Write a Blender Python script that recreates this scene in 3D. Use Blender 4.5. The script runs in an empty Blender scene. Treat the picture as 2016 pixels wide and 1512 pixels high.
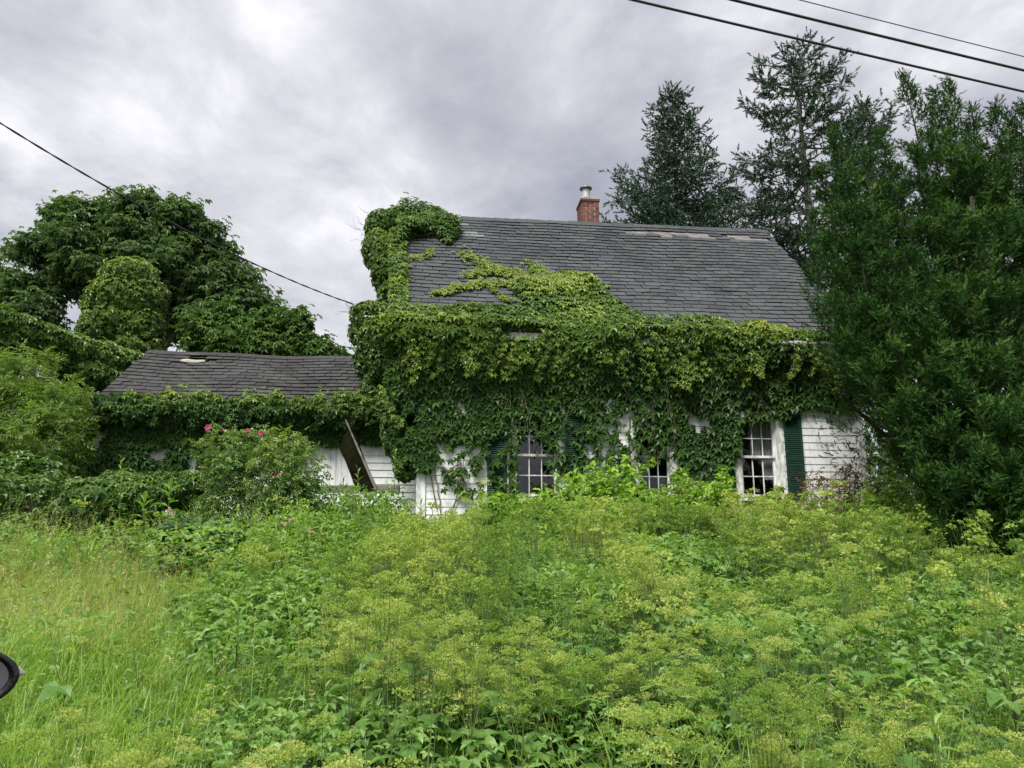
import bpy, math, random
import numpy as np
from mathutils import Vector, Matrix

rng = np.random.default_rng(11)
random.seed(5)
R = math.radians
scene = bpy.context.scene
COL = scene.collection

# ------------------------------------------------------------------ camera
FPX, PITCH = 1514.0, R(12.0)                       # focal length in photo pixels (2016 wide), upward tilt
CP, SP = math.cos(PITCH), math.sin(PITCH)
EYE = np.array([0.0, 0.0, 1.6])
cd = bpy.data.cameras.new('camera')
cd.sensor_width = 36.0
cd.lens = FPX / 2016 * 36.0
cd.clip_start, cd.clip_end = 0.05, 2000
cam = bpy.data.objects.new('camera', cd)
cam.location = EYE
cam.rotation_euler = (math.pi / 2 + PITCH, 0, 0)
COL.objects.link(cam)
scene.camera = cam

# ------------------------------------------------------------------ light, sky, exposure
SUN_EL, SUN_AZ = R(56), R(-155)                    # azimuth from +Y, clockwise positive: behind and to the left of the camera
SKY_GAIN = 0.1
sl = bpy.data.lights.new('sun', 'SUN')
sl.energy, sl.angle, sl.color = 1.5, R(24), (1.0, 0.96, 0.88)
sun = bpy.data.objects.new('sun', sl)
sdir = Vector((math.sin(SUN_AZ) * math.cos(SUN_EL), math.cos(SUN_AZ) * math.cos(SUN_EL), math.sin(SUN_EL)))
sun.rotation_euler = sdir.to_track_quat('Z', 'Y').to_euler()
COL.objects.link(sun)
scene.view_settings.view_transform = 'Standard'
scene.view_settings.look = 'None'
scene.view_settings.exposure = 1.95
scene.view_settings.gamma = 1.0
scene.view_settings.use_curve_mapping = False
cy = scene.cycles
cy.max_bounces, cy.diffuse_bounces, cy.glossy_bounces = 6, 4, 3
cy.transmission_bounces, cy.transparent_max_bounces = 6, 8
cy.caustics_reflective = cy.caustics_refractive = False
try:
    cy.use_denoising = True
    cy.denoiser = 'OPENIMAGEDENOISE'
except Exception:
    pass


def ray(px, py):
    v, h = 756.0 - py, px - 1008.0
    return np.array([h, FPX * CP - v * SP, v * CP + FPX * SP])


def at_y(px, py, Y):
    r = ray(px, py)
    return EYE + r * (Y / r[1])


def at_z(px, py, Z):
    r = ray(px, py)
    return EYE + r * ((Z - EYE[2]) / r[2])


def photo_dir(px, py):
    r = ray(px, py)
    return r / np.linalg.norm(r)


world = bpy.data.worlds.new('World')
scene.world = world
world.use_nodes = True
WN, WL = world.node_tree.nodes, world.node_tree.links
WN.clear()


def wn(t, **kw):
    n = WN.new(t)
    for k, v in kw.items():
        setattr(n, k, v)
    return n


def wmath(op, a, b=None, clamp=False):
    n = wn('ShaderNodeMath', operation=op, use_clamp=clamp)
    for i, s in enumerate((a, b)):
        if s is None:
            continue
        if isinstance(s, (int, float)):
            n.inputs[i].default_value = s
        else:
            WL.new(s, n.inputs[i])
    return n.outputs[0]


def build_sky():
    tc = wn('ShaderNodeTexCoord').outputs['Generated']
    nrm = wn('ShaderNodeVectorMath', operation='NORMALIZE')
    WL.new(tc, nrm.inputs[0])
    d = nrm.outputs[0]
    sx = wn('ShaderNodeSeparateXYZ')
    WL.new(d, sx.inputs[0])
    zz = wmath('ADD', wmath('ABSOLUTE', sx.outputs[2]), 0.16)
    cx = wmath('DIVIDE', sx.outputs[0], zz)
    cyy = wmath('DIVIDE', sx.outputs[1], zz)
    cmb = wn('ShaderNodeCombineXYZ')
    WL.new(cx, cmb.inputs[0])
    WL.new(cyy, cmb.inputs[1])

    def noise_tex(scale, detail, rough, dist, off):
        mp = wn('ShaderNodeMapping')
        mp.inputs['Location'].default_value = off
        mp.inputs['Scale'].default_value = (1.0, 0.8, 1.0)
        mp.inputs['Rotation'].default_value = (0, 0, 0.5)
        WL.new(cmb.outputs[0], mp.inputs[0])
        t = wn('ShaderNodeTexNoise')
        t.inputs['Scale'].default_value = scale
        t.inputs['Detail'].default_value = detail
        t.inputs['Roughness'].default_value = rough
        t.inputs['Distortion'].default_value = dist
        WL.new(mp.outputs[0], t.inputs['Vector'])
        return t.outputs[0]
    n1 = noise_tex(0.8, 8, 0.55, 0.2, (5.3, 4.4, 0))
    n2 = noise_tex(3.6, 9, 0.62, 0.25, (8.4, 2.2, 0))
    v = wmath('ADD', wmath('MULTIPLY', n1, 0.75), wmath('MULTIPLY', n2, 0.50))
    v = wmath('SUBTRACT', v, 0.60)
    v = wmath('MULTIPLY', v, 3.3)
    # cloud masses of this particular sky: (photo x, y), inner/outer cosine, weight
    for px, py, r0, r1, w in CLOUDS:
        dv = photo_dir(px, py)
        dt = wn('ShaderNodeVectorMath', operation='DOT_PRODUCT')
        WL.new(d, dt.inputs[0])
        dt.inputs[1].default_value = dv
        mr = wn('ShaderNodeMapRange', interpolation_type='SMOOTHSTEP')
        mr.inputs['From Min'].default_value = math.cos(R(r1))
        mr.inputs['From Max'].default_value = math.cos(R(r0))
        WL.new(dt.outputs['Value'], mr.inputs[0])
        brk = wmath('ADD', wmath('MULTIPLY', n2, 1.6), 0.2)
        v = wmath('ADD', v, wmath('MULTIPLY', wmath('MULTIPLY', mr.outputs[0], brk), w))
    v = wmath('ADD', v, 0.5, clamp=True)
    ramp = wn('ShaderNodeValToRGB')
    cr = ramp.color_ramp
    cr.elements[0].position, cr.elements[0].color = 0.0, (0.086, 0.087, 0.104, 1)
    cr.elements[1].position, cr.elements[1].color = 1.0, (0.252, 0.248, 0.256, 1)
    for p, c in ((0.3, (0.126, 0.126, 0.140, 1)), (0.55, (0.163, 0.162, 0.173, 1)), (0.78, (0.204, 0.202, 0.210, 1))):
        e = cr.elements.new(p)
        e.color = c
    WL.new(v, ramp.inputs[0])
    # overcast luminance rises gently and evenly towards the zenith
    lift = wmath('ADD', wmath('MULTIPLY', wmath('ABSOLUTE', sx.outputs[2]), 0.35), 0.88)
    gain = wmath('MULTIPLY', lift, 1.0 / SKY_GAIN)
    sc = wn('ShaderNodeVectorMath', operation='SCALE')
    WL.new(ramp.outputs[0], sc.inputs[0])
    WL.new(gain, sc.inputs['Scale'])
    sky = wn('ShaderNodeTexSky', sky_type='NISHITA')
    sky.sun_disc = False
    sky.sun_elevation = SUN_EL
    sky.sun_rotation = SUN_AZ
    mix = wn('ShaderNodeMix', data_type='RGBA')
    mix.inputs[0].default_value = 0.95
    WL.new(sky.outputs[0], mix.inputs[6])
    WL.new(sc.outputs[0], mix.inputs[7])
    bg = wn('ShaderNodeBackground')
    bg.inputs[1].default_value = SKY_GAIN
    WL.new(mix.outputs[2], bg.inputs[0])
    out = wn('ShaderNodeOutputWorld')
    WL.new(bg.outputs[0], out.inputs[0])


CLOUDS = [
    (1090, 250, 3, 13, -0.34), (820, 175, 2, 10, -0.18), (1260, 320, 2, 8, -0.10), (600, 330, 1, 7, -0.06),
    (640, 395, 1, 5, 0.12), (960, 385, 1, 6, 0.10), (110, 215, 2, 13, 0.05), (130, 40, 2, 9, -0.02),
    (60, 330, 2, 10, 0.08), (1180, 130, 1, 6, 0.14), (1700, 60, 4, 18, 0.10),
    (420, 60, 2, 9, 0.05), (330, 200, 2, 9, -0.12), (640, 30, 2, 8, -0.05), (60, 140, 1, 4, -0.14), (600, 590, 3, 12, -0.20), (480, 440, 2, 8, -0.08),
]
build_sky()


# ------------------------------------------------------------------ helpers
def tag(o, label=None, cat=None, group=None, kind=None):
    if label: o['label'] = label
    if cat: o['category'] = cat
    if group: o['group'] = group
    if kind: o['kind'] = kind
    return o


def link(o, parent=None):
    COL.objects.link(o)
    if parent is not None:
        o.parent = parent
    return o


def empty(name, loc=(0, 0, 0), rz=0.0, label=None, cat=None, group=None):
    o = bpy.data.objects.new(name, None)
    o.empty_display_size = 0.2
    o.location = [float(c) for c in loc]
    o.rotation_euler = (0, 0, rz)
    link(o)
    return tag(o, label, cat, group)


def raw_mesh(name, co, fl, fs, mat=None, tint=None, smooth=False):
    co = np.asarray(co, np.float32).reshape(-1, 3)
    fl = np.asarray(fl, np.int32).ravel()
    fs = np.asarray(fs, np.int32).ravel()
    me = bpy.data.meshes.new(name)
    me.vertices.add(len(co))
    me.vertices.foreach_set('co', co.ravel())
    me.loops.add(len(fl))
    me.loops.foreach_set('vertex_index', fl)
    me.polygons.add(len(fs))
    st = np.zeros(len(fs), np.int32)
    st[1:] = np.cumsum(fs)[:-1]
    me.polygons.foreach_set('loop_start', st)
    me.polygons.foreach_set('use_smooth', np.full(len(fs), bool(smooth)))
    if tint is not None:
        a = me.attributes.new('tint', 'FLOAT', 'POINT')
        a.data.foreach_set('value', np.broadcast_to(np.asarray(tint, np.float32), (len(co),)).copy())
    me.update(calc_edges=True)
    if mat is not None:
        me.materials.append(mat)
    return me


def mobj(name, me, parent=None):
    return link(bpy.data.objects.new(name, me), parent)


class MB:
    """collects boxes, prisms and tubes for ONE mesh object"""
    def __init__(self):
        self.v, self.f, self.t = [], [], []

    def add(self, vs, fs, t=0.5):
        o = len(self.v)
        self.v += [tuple(float(c) for c in p) for p in vs]
        self.f += [[o + i for i in f] for f in fs]
        self.t += [t] * len(vs)
        return self

    def box(self, a, b, t=0.5, M=None):
        (x0, y0, z0), (x1, y1, z1) = a, b
        vs = [(x0, y0, z0), (x1, y0, z0), (x1, y1, z0), (x0, y1, z0), (x0, y0, z1), (x1, y0, z1), (x1, y1, z1), (x0, y1, z1)]
        if M is not None:
            vs = [M @ Vector(p) for p in vs]
        return self.add(vs, [(0, 3, 2, 1), (4, 5, 6, 7), (0, 1, 5, 4), (1, 2, 6, 5), (2, 3, 7, 6), (3, 0, 4, 7)], t)

    def prism(self, poly, h, M=None, t=0.5):
        n = len(poly)
        vs = [(p[0], p[1], 0) for p in poly] + [(p[0], p[1], h) for p in poly]
        if M is not None:
            vs = [M @ Vector(p) for p in vs]
        fs = [tuple(range(n))[::-1], tuple(range(n, 2 * n))] + [(i, (i + 1) % n, n + (i + 1) % n, n + i) for i in range(n)]
        return self.add(vs, fs, t)

    def tube(self, pts, radii, sides=6, t=0.5):
        pts = [Vector([float(c) for c in p]) for p in pts]
        if isinstance(radii, (int, float)):
            radii = [radii] * len(pts)
        vs, fs = [], []
        for i, p in enumerate(pts):
            d = (pts[min(i + 1, len(pts) - 1)] - pts[max(i - 1, 0)]).normalized()
            a = d.orthogonal().normalized() if abs(d.z) > 0.95 else d.cross(Vector((0, 0, 1))).normalized()
            b = d.cross(a).normalized()
            for k in range(sides):
                g = 2 * math.pi * k / sides
                vs.append(p + (a * math.cos(g) + b * math.sin(g)) * radii[i])
        for i in range(len(pts) - 1):
            for k in range(sides):
                k2 = (k + 1) % sides
                fs.append((i * sides + k, i * sides + k2, (i + 1) * sides + k2, (i + 1) * sides + k))
        fs.append(tuple(range(sides))[::-1])
        fs.append(tuple((len(pts) - 1) * sides + k for k in range(sides)))
        return self.add(vs, fs, t)

    def arrays(self):
        fl = [i for f in self.f for i in f]
        return np.array(self.v), np.array(fl, np.int32), np.array([len(f) for f in self.f], np.int32), np.array(self.t)

    def mesh(self, name, mat, smooth=False, off=None):
        v, fl, fs, t = self.arrays()
        if off is not None:
            v = v - np.asarray(off)
        return raw_mesh(name, v, fl, fs, mat, t, smooth)

    def build(self, name, mat, parent=None, smooth=False, off=None):
        return mobj(name, self.mesh(name, mat, smooth, off), parent)


def bevel(o, w=0.01, seg=2):
    m = o.modifiers.new('bevel', 'BEVEL')
    m.width, m.segments, m.limit_method = w, seg, 'ANGLE'
    return o


# ---- batches of alike leaves
def proto(vs, fs):
    return (np.array(vs, np.float32), np.array([i for f in fs for i in f], np.int32), np.array([len(f) for f in fs], np.int32))


def merge(pr, M, P, tint):
    V, fl, fs = pr
    n = len(P)
    co = np.einsum('nij,vj->nvi', M, V) + P[:, None, :]
    FL = (fl[None, :] + (np.arange(n) * len(V))[:, None]).ravel()
    return co.reshape(-1, 3), FL, np.tile(fs, n), np.repeat(tint, len(V))


def concat(parts):
    cos, fls, fss, ts, o = [], [], [], [], 0
    for co, fl, fs, t in parts:
        cos.append(co); fls.append(fl + o); fss.append(fs); ts.append(t)
        o += len(co)
    return np.concatenate(cos), np.concatenate(fls), np.concatenate(fss), np.concatenate(ts)


def unit(a):
    return a / np.maximum(np.linalg.norm(a, axis=-1, keepdims=True), 1e-9)


def basis(N, T, S):
    """rotation*scale matrices whose local z is N, local y leans to T; S (n,) or (n,3)"""
    N = unit(N)
    Y = unit(T - np.sum(T * N, -1, keepdims=True) * N + 1e-5)
    X = np.cross(Y, N)
    M = np.stack([X, Y, N], -1)
    S = np.asarray(S)
    return M * (S[:, None, None] if S.ndim == 1 else S[:, None, :])


def rnd_dirs(n):
    return unit(rng.normal(size=(n, 3)))


TINTS = 6


def leaf_parts(pr, M, P, tint, count, name, mat, parent, loc):
    """the COUNT leaves that show best become objects of their own that share mesh data; returns the mask of the rest"""
    n = len(P)
    keep = np.ones(n, bool)
    if count <= 0 or n == 0:
        return keep
    d = np.linalg.norm(P - EYE, axis=1)
    view = unit(P - EYE)
    face = np.abs(np.sum(M[:, :, 2] * view, 1)) / np.maximum(np.linalg.norm(M[:, :, 2], axis=1), 1e-9)
    size = np.linalg.norm(M[:, :, 1], axis=1)
    score = size * (0.4 + face) / d * (0.9 + 0.2 * rng.random(n))
    pick = np.argsort(-score)[:count]
    keep[pick] = False
    V, fl, fs = pr
    ms = [raw_mesh(name, V, fl, fs, mat, (k + 0.5) / TINTS) for k in range(TINTS)]
    for i in pick:
        o = bpy.data.objects.new(name, ms[min(TINTS - 1, max(0, int(tint[i] * TINTS)))])
        m4 = np.eye(4)
        m4[:3, :3] = M[i]
        m4[:3, 3] = P[i] - loc
        COL.objects.link(o)
        o.parent = parent
        o.matrix_local = Matrix(m4.tolist())
    return keep


def foliage(pr, M, P, tint, mat, parent, loc, name='foliage', parts=0, part_name='leaf'):
    loc = np.asarray(loc, float)
    keep = leaf_parts(pr, M, P, tint, parts, part_name, mat, parent, loc)
    co, fl, fs, t = merge(pr, M[keep], P[keep] - loc, tint[keep])
    o = mobj(name, raw_mesh(name, co, fl, fs, mat, t), parent)
    o['kind'] = 'stuff'
    return o


def shell(lumps, n, rin=0.75, cull=0.7):
    """points near the skins of ellipsoid lumps (cx,cy,cz,rx,ry,rz): positions and outward directions"""
    L = np.asarray(lumps, float)
    w = (L[:, 3] * L[:, 4] + L[:, 3] * L[:, 5] + L[:, 4] * L[:, 5])
    k = rng.choice(len(L), size=n, p=w / w.sum())
    d = rnd_dirs(n)
    r = rng.uniform(rin, 1.04, n) ** 0.8
    P = L[k, :3] + d * L[k, 3:] * r[:, None]
    N = unit(d / L[k, 3:])
    ok = np.ones(n, bool)
    if cull:
        for j in range(len(L)):
            q = np.linalg.norm((P - L[j, :3]) / L[j, 3:], axis=1)
            ok &= (q > cull) | (k == j)
    return P[ok], N[ok]


def px_lump(px, py, rx, ry, Y, depth=None):
    """an ellipsoid surveyed from the photograph: centre and radii in photo pixels, at distance Y"""
    c = at_y(px, py, Y)
    m = Y * CP / FPX * 1.0
    return (c[0], c[1], c[2], rx * m, (depth if depth is not None else 0.5 * (rx + ry) * m), ry * m)


def in_poly(x, y, poly):
    x, y = np.asarray(x), np.asarray(y)
    c = np.zeros(x.shape, bool)
    n = len(poly)
    for i in range(n):
        (x0, y0), (x1, y1) = poly[i], poly[(i + 1) % n]
        if y0 == y1:
            continue
        hit = ((y0 > y) != (y1 > y)) & (x < (x1 - x0) * (y - y0) / (y1 - y0) + x0)
        c ^= hit
    return c


def vnoise(x, y, s=1.0, seed=0):
    """cheap smooth 2-D noise 0..1"""
    x, y = np.asarray(x) * s, np.asarray(y) * s
    o = np.zeros(np.broadcast(x, y).shape)
    g = np.random.default_rng(seed)
    for k in range(6):
        a, p, f = g.uniform(0, 6.28), g.uniform(0, 6.28), g.uniform(0.6, 2.2)
        o = o + np.sin((x * math.cos(a) + y * math.sin(a)) * f + p)
    return np.clip(o / 5.0 + 0.5, 0, 1)


# ------------------------------------------------------------------ materials
def new_mat(name):
    m = bpy.data.materials.new(name)
    m.use_nodes = True
    nt = m.node_tree
    b = nt.nodes['Principled BSDF']
    return m, nt, b


def ramp_node(nt, stops):
    r = nt.nodes.new('ShaderNodeValToRGB')
    cr = r.color_ramp
    cr.elements[0].position, cr.elements[0].color = stops[0][0], (*stops[0][1], 1)
    cr.elements[1].position, cr.elements[1].color = stops[-1][0], (*stops[-1][1], 1)
    for p, c in stops[1:-1]:
        e = cr.elements.new(p)
        e.color = (*c, 1)
    return r


def tex_noise(nt, scale, detail=4, rough=0.55, vec=None, stretch=None):
    t = nt.nodes.new('ShaderNodeTexNoise')
    t.inputs['Scale'].default_value = scale
    t.inputs['Detail'].default_value = detail
    t.inputs['Roughness'].default_value = rough
    if vec is None:
        vec = nt.nodes.new('ShaderNodeNewGeometry').outputs['Position']
    if stretch is not None:
        mp = nt.nodes.new('ShaderNodeMapping')
        mp.inputs['Scale'].default_value = stretch
        nt.links.new(vec, mp.inputs[0])
        vec = mp.outputs[0]
    nt.links.new(vec, t.inputs['Vector'])
    return t.outputs[0]


def mathn(nt, op, a, b=None, clamp=False):
    n = nt.nodes.new('ShaderNodeMath')
    n.operation, n.use_clamp = op, clamp
    for i, s in enumerate((a, b)):
        if s is None:
            continue
        if isinstance(s, (int, float)):
            n.inputs[i].default_value = s
        else:
            nt.links.new(s, n.inputs[i])
    return n.outputs[0]


def leaf_mat(name, stops, trans=0.3, rough=0.5, spec=0.35, patch=0.25, patch_scale=1.3):
    m, nt, b = new_mat(name)
    at = nt.nodes.new('ShaderNodeAttribute')
    at.attribute_name = 'tint'
    n = tex_noise(nt, patch_scale, 2)
    f = mathn(nt, 'ADD', at.outputs['Fac'], mathn(nt, 'MULTIPLY', mathn(nt, 'SUBTRACT', n, 0.5), patch * 2), True)
    r = ramp_node(nt, stops)
    nt.links.new(f, r.inputs[0])
    nt.links.new(r.outputs[0], b.inputs['Base Color'])
    b.inputs['Roughness'].default_value = rough
    b.inputs['Specular IOR Level'].default_value = spec
    if trans > 0:
        tr = nt.nodes.new('ShaderNodeBsdfTranslucent')
        hs = nt.nodes.new('ShaderNodeMix')
        hs.data_type, hs.blend_type = 'RGBA', 'MULTIPLY'
        hs.inputs[0].default_value = 1.0
        nt.links.new(r.outputs[0], hs.inputs[6])
        hs.inputs[7].default_value = (1.25, 1.35, 0.55, 1)
        nt.links.new(hs.outputs[2], tr.inputs[0])
        mx = nt.nodes.new('ShaderNodeMixShader')
        mx.inputs[0].default_value = trans
        nt.links.new(b.outputs[0], mx.inputs[1])
        nt.links.new(tr.outputs[0], mx.inputs[2])
        nt.links.new(mx.outputs[0], nt.nodes['Material Output'].inputs[0])
    return m


def plain_mat(name, col, rough=0.6, metal=0.0, spec=0.4, var=0.0, scale=8.0, stretch=None, col2=None, bump=0.0, bscale=40.0):
    m, nt, b = new_mat(name)
    b.inputs['Roughness'].default_value = rough
    b.inputs['Metallic'].default_value = metal
    b.inputs['Specular IOR Level'].default_value = spec
    if col2 is None:
        b.inputs['Base Color'].default_value = (*col, 1)
    else:
        n = tex_noise(nt, scale, 6, 0.65, stretch=stretch)
        r = ramp_node(nt, [(0.5 - var, col), (0.5 + var, col2)])
        nt.links.new(n, r.inputs[0])
        nt.links.new(r.outputs[0], b.inputs['Base Color'])
    if bump:
        bp = nt.nodes.new('ShaderNodeBump')
        bp.inputs['Strength'].default_value = bump
        bp.inputs['Distance'].default_value = 0.01
        nt.links.new(tex_noise(nt, bscale, 5, stretch=stretch), bp.inputs['Height'])
        nt.links.new(bp.outputs[0], b.inputs['Normal'])
    return m


def paint_mat():
    """weathered white paint: grey streaks running down, bare wood flecks, a little green at damp spots"""
    m, nt, b = new_mat('white_paint')
    n1 = tex_noise(nt, 9.0, 7, 0.7, stretch=(1.0, 1.0, 0.22))
    r1 = ramp_node(nt, [(0.28, (0.40, 0.40, 0.39)), (0.40, (0.66, 0.66, 0.66)), (0.52, (0.80, 0.81, 0.83))])
    nt.links.new(n1, r1.inputs[0])
    n2 = tex_noise(nt, 38.0, 5, 0.7, stretch=(1, 1, 0.5))
    r2 = ramp_node(nt, [(0.0, (1, 1, 1)), (0.64, (0, 0, 0)), (0.69, (1, 1, 1))])
    r2.color_ramp.elements[0].color = (0, 0, 0, 1)
    nt.links.new(n2, r2.inputs[0])
    mx = nt.nodes.new('ShaderNodeMix')
    mx.data_type = 'RGBA'
    nt.links.new(r2.outputs[0], mx.inputs[0])
    nt.links.new(r1.outputs[0], mx.inputs[6])
    mx.inputs[7].default_value = (0.20, 0.18, 0.15, 1)
    nt.links.new(mx.outputs[2], b.inputs['Base Color'])
    b.inputs['Roughness'].default_value = 0.55
    bp = nt.nodes.new('ShaderNodeBump')
    bp.inputs['Strength'].default_value = 0.25
    bp.inputs['Distance'].default_value = 0.004
    nt.links.new(n2, bp.inputs['Height'])
    nt.links.new(bp.outputs[0], b.inputs['Normal'])
    return m


def shingle_mat(name, dark, mid, light):
    m, nt, b = new_mat(name)
    at = nt.nodes.new('ShaderNodeAttribute')
    at.attribute_name = 'tint'
    n1 = tex_noise(nt, 0.9, 4)
    n2 = tex_noise(nt, 160.0, 2)
    f = mathn(nt, 'ADD', mathn(nt, 'ADD', mathn(nt, 'MULTIPLY', at.outputs['Fac'], 0.30), 0.09), mathn(nt, 'MULTIPLY', n1, 0.40))
    f = mathn(nt, 'ADD', f, mathn(nt, 'MULTIPLY', n2, 0.25), True)
    r = ramp_node(nt, [(0.25, dark), (0.55, mid), (0.85, light)])
    nt.links.new(f, r.inputs[0])
    # lichen flecks and moss stains
    n3 = tex_noise(nt, 17.0, 3, 0.6)
    r3 = ramp_node(nt, [(0.0, (0, 0, 0)), (0.715, (0, 0, 0)), (0.74, (1, 1, 1))])
    nt.links.new(n3, r3.inputs[0])
    n4 = tex_noise(nt, 1.6, 5, 0.65)
    r4 = ramp_node(nt, [(0.0, (0, 0, 0)), (0.46, (0, 0, 0)), (0.72, (0.85, 0.85, 0.85))])
    nt.links.new(n4, r4.inputs[0])
    m1 = nt.nodes.new('ShaderNodeMix'); m1.data_type = 'RGBA'
    nt.links.new(r4.outputs[0], m1.inputs[0])
    nt.links.new(r.outputs[0], m1.inputs[6])
    m1.inputs[7].default_value = (0.070, 0.086, 0.072, 1)
    m2 = nt.nodes.new('ShaderNodeMix'); m2.data_type = 'RGBA'
    nt.links.new(r3.outputs[0], m2.inputs[0])
    nt.links.new(m1.outputs[2], m2.inputs[6])
    m2.inputs[7].default_value = (0.30, 0.30, 0.26, 1)
    nt.links.new(m2.outputs[2], b.inputs['Base Color'])
    b.inputs['Roughness'].default_value = 0.78
    b.inputs['Specular IOR Level'].default_value = 0.3
    return m


def glass_mat():
    m, nt, b = new_mat('old_window_glass')
    out = nt.nodes['Material Output']
    tr = nt.nodes.new('ShaderNodeBsdfTransparent')
    tr.inputs[0].default_value = (0.55, 0.58, 0.58, 1)
    gl = nt.nodes.new('ShaderNodeBsdfGlossy')
    gl.inputs[1].default_value = 0.03
    gl.inputs[0].default_value = (0.9, 0.92, 0.95, 1)
    bp = nt.nodes.new('ShaderNodeBump')
    bp.inputs['Strength'].default_value = 0.12
    bp.inputs['Distance'].default_value = 0.01
    nt.links.new(tex_noise(nt, 7.0, 2), bp.inputs['Height'])
    nt.links.new(bp.outputs[0], gl.inputs['Normal'])
    mx = nt.nodes.new('ShaderNodeMixShader')
    mx.inputs[0].default_value = 0.075
    nt.links.new(tr.outputs[0], mx.inputs[1])
    nt.links.new(gl.outputs[0], mx.inputs[2])
    nt.links.new(mx.outputs[0], out.inputs[0])
    return m


MAT = {}
MAT['paint'] = paint_mat()
MAT['trim'] = plain_mat('white_trim', (0.45, 0.45, 0.43), 0.55, col2=(0.80, 0.80, 0.80), var=0.09, scale=14, stretch=(1, 1, 0.3), bump=0.15)
MAT['shingle'] = shingle_mat('asphalt_shingle', (0.027, 0.029, 0.034), (0.050, 0.054, 0.063), (0.090, 0.096, 0.110))
MAT['shingle_wing'] = shingle_mat('asphalt_shingle_dark', (0.020, 0.019, 0.020), (0.038, 0.036, 0.038), (0.066, 0.063, 0.066))
MAT['patch'] = plain_mat('grey_green_patch', (0.10, 0.13, 0.125), 0.8, col2=(0.17, 0.21, 0.20), var=0.15, scale=20)
MAT['bare'] = plain_mat('bare_roof_wood', (0.09, 0.085, 0.08), 0.85, col2=(0.21, 0.20, 0.19), var=0.14, scale=14, stretch=(0.3, 1, 1))
MAT['deck'] = plain_mat('roof_deck', (0.02, 0.02, 0.02), 0.9)
MAT['wood'] = plain_mat('weathered_dark_wood', (0.004, 0.004, 0.0025), 0.95, spec=0.05, col2=(0.016, 0.016, 0.007), var=0.15, scale=6, bump=0.3)
MAT['greywood'] = plain_mat('weathered_grey_wood', (0.10, 0.09, 0.075), 0.85, col2=(0.26, 0.24, 0.21), var=0.14, scale=9, stretch=(0.25, 1, 1), bump=0.3)
MAT['interior'] = plain_mat('dim_plaster', (0.04, 0.036, 0.03), 0.9, col2=(0.075, 0.07, 0.06), var=0.2, scale=2)
MAT['sky_sheen_sheet'] = plain_mat('grey_sky_sheen', (0.58, 0.57, 0.60), 0.9, col2=(0.70, 0.69, 0.71), var=0.2, scale=14, stretch=(1, 1, 0.1))  # pale grey that stands in for sky reflected in the panes
MAT['green'] = plain_mat('dark_green_paint', (0.005, 0.028, 0.019), 0.5, col2=(0.011, 0.055, 0.038), var=0.2, scale=12, bump=0.1)
MAT['glass'] = glass_mat()
MAT['foundation'] = plain_mat('field_stone', (0.16, 0.15, 0.14), 0.9, col2=(0.32, 0.31, 0.29), var=0.15, scale=5, bump=0.5, bscale=12)
MAT['mortar'] = plain_mat('lime_mortar', (0.42, 0.35, 0.32), 0.95, col2=(0.56, 0.48, 0.44), var=0.2, scale=20)
MAT['clay'] = plain_mat('clay_flue', (0.50, 0.42, 0.36), 0.8)
MAT['zinc'] = plain_mat('weathered_zinc', (0.34, 0.335, 0.34), 0.6, 0.3, col2=(0.52, 0.51, 0.51), var=0.15, scale=20)
MAT['zinc_dark'] = plain_mat('dull_metal_cap', (0.12, 0.115, 0.13), 0.5, 0.5, col2=(0.2, 0.19, 0.2), var=0.2, scale=20)
MAT['gutter'] = plain_mat('grey_gutter', (0.16, 0.17, 0.165), 0.6, col2=(0.32, 0.34, 0.33), var=0.15, scale=4)
MAT['bark'] = plain_mat('brown_bark', (0.045, 0.036, 0.028), 0.95, col2=(0.12, 0.10, 0.085), var=0.15, scale=12, stretch=(1, 1, 0.25), bump=0.6, bscale=20)
MAT['bark_grey'] = plain_mat('grey_bark', (0.09, 0.08, 0.07), 0.95, col2=(0.24, 0.22, 0.20), var=0.15, scale=9, stretch=(1, 1, 0.3), bump=0.5, bscale=20)
MAT['twig'] = plain_mat('reddish_twig', (0.05, 0.026, 0.02), 0.85, col2=(0.12, 0.07, 0.05), var=0.2, scale=20)
MAT['vine_stem'] = plain_mat('creeper_stem', (0.075, 0.05, 0.035), 0.9, col2=(0.17, 0.13, 0.09), var=0.2, scale=15)
MAT['green_stem'] = plain_mat('green_stem', (0.075, 0.115, 0.03), 0.6, col2=(0.13, 0.18, 0.05), var=0.2, scale=15)
MAT['cable'] = plain_mat('black_cable', (0.03, 0.03, 0.035), 0.45)
MAT['cable_grey'] = plain_mat('bare_aluminium_cable', (0.10, 0.10, 0.12), 0.5)


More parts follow.
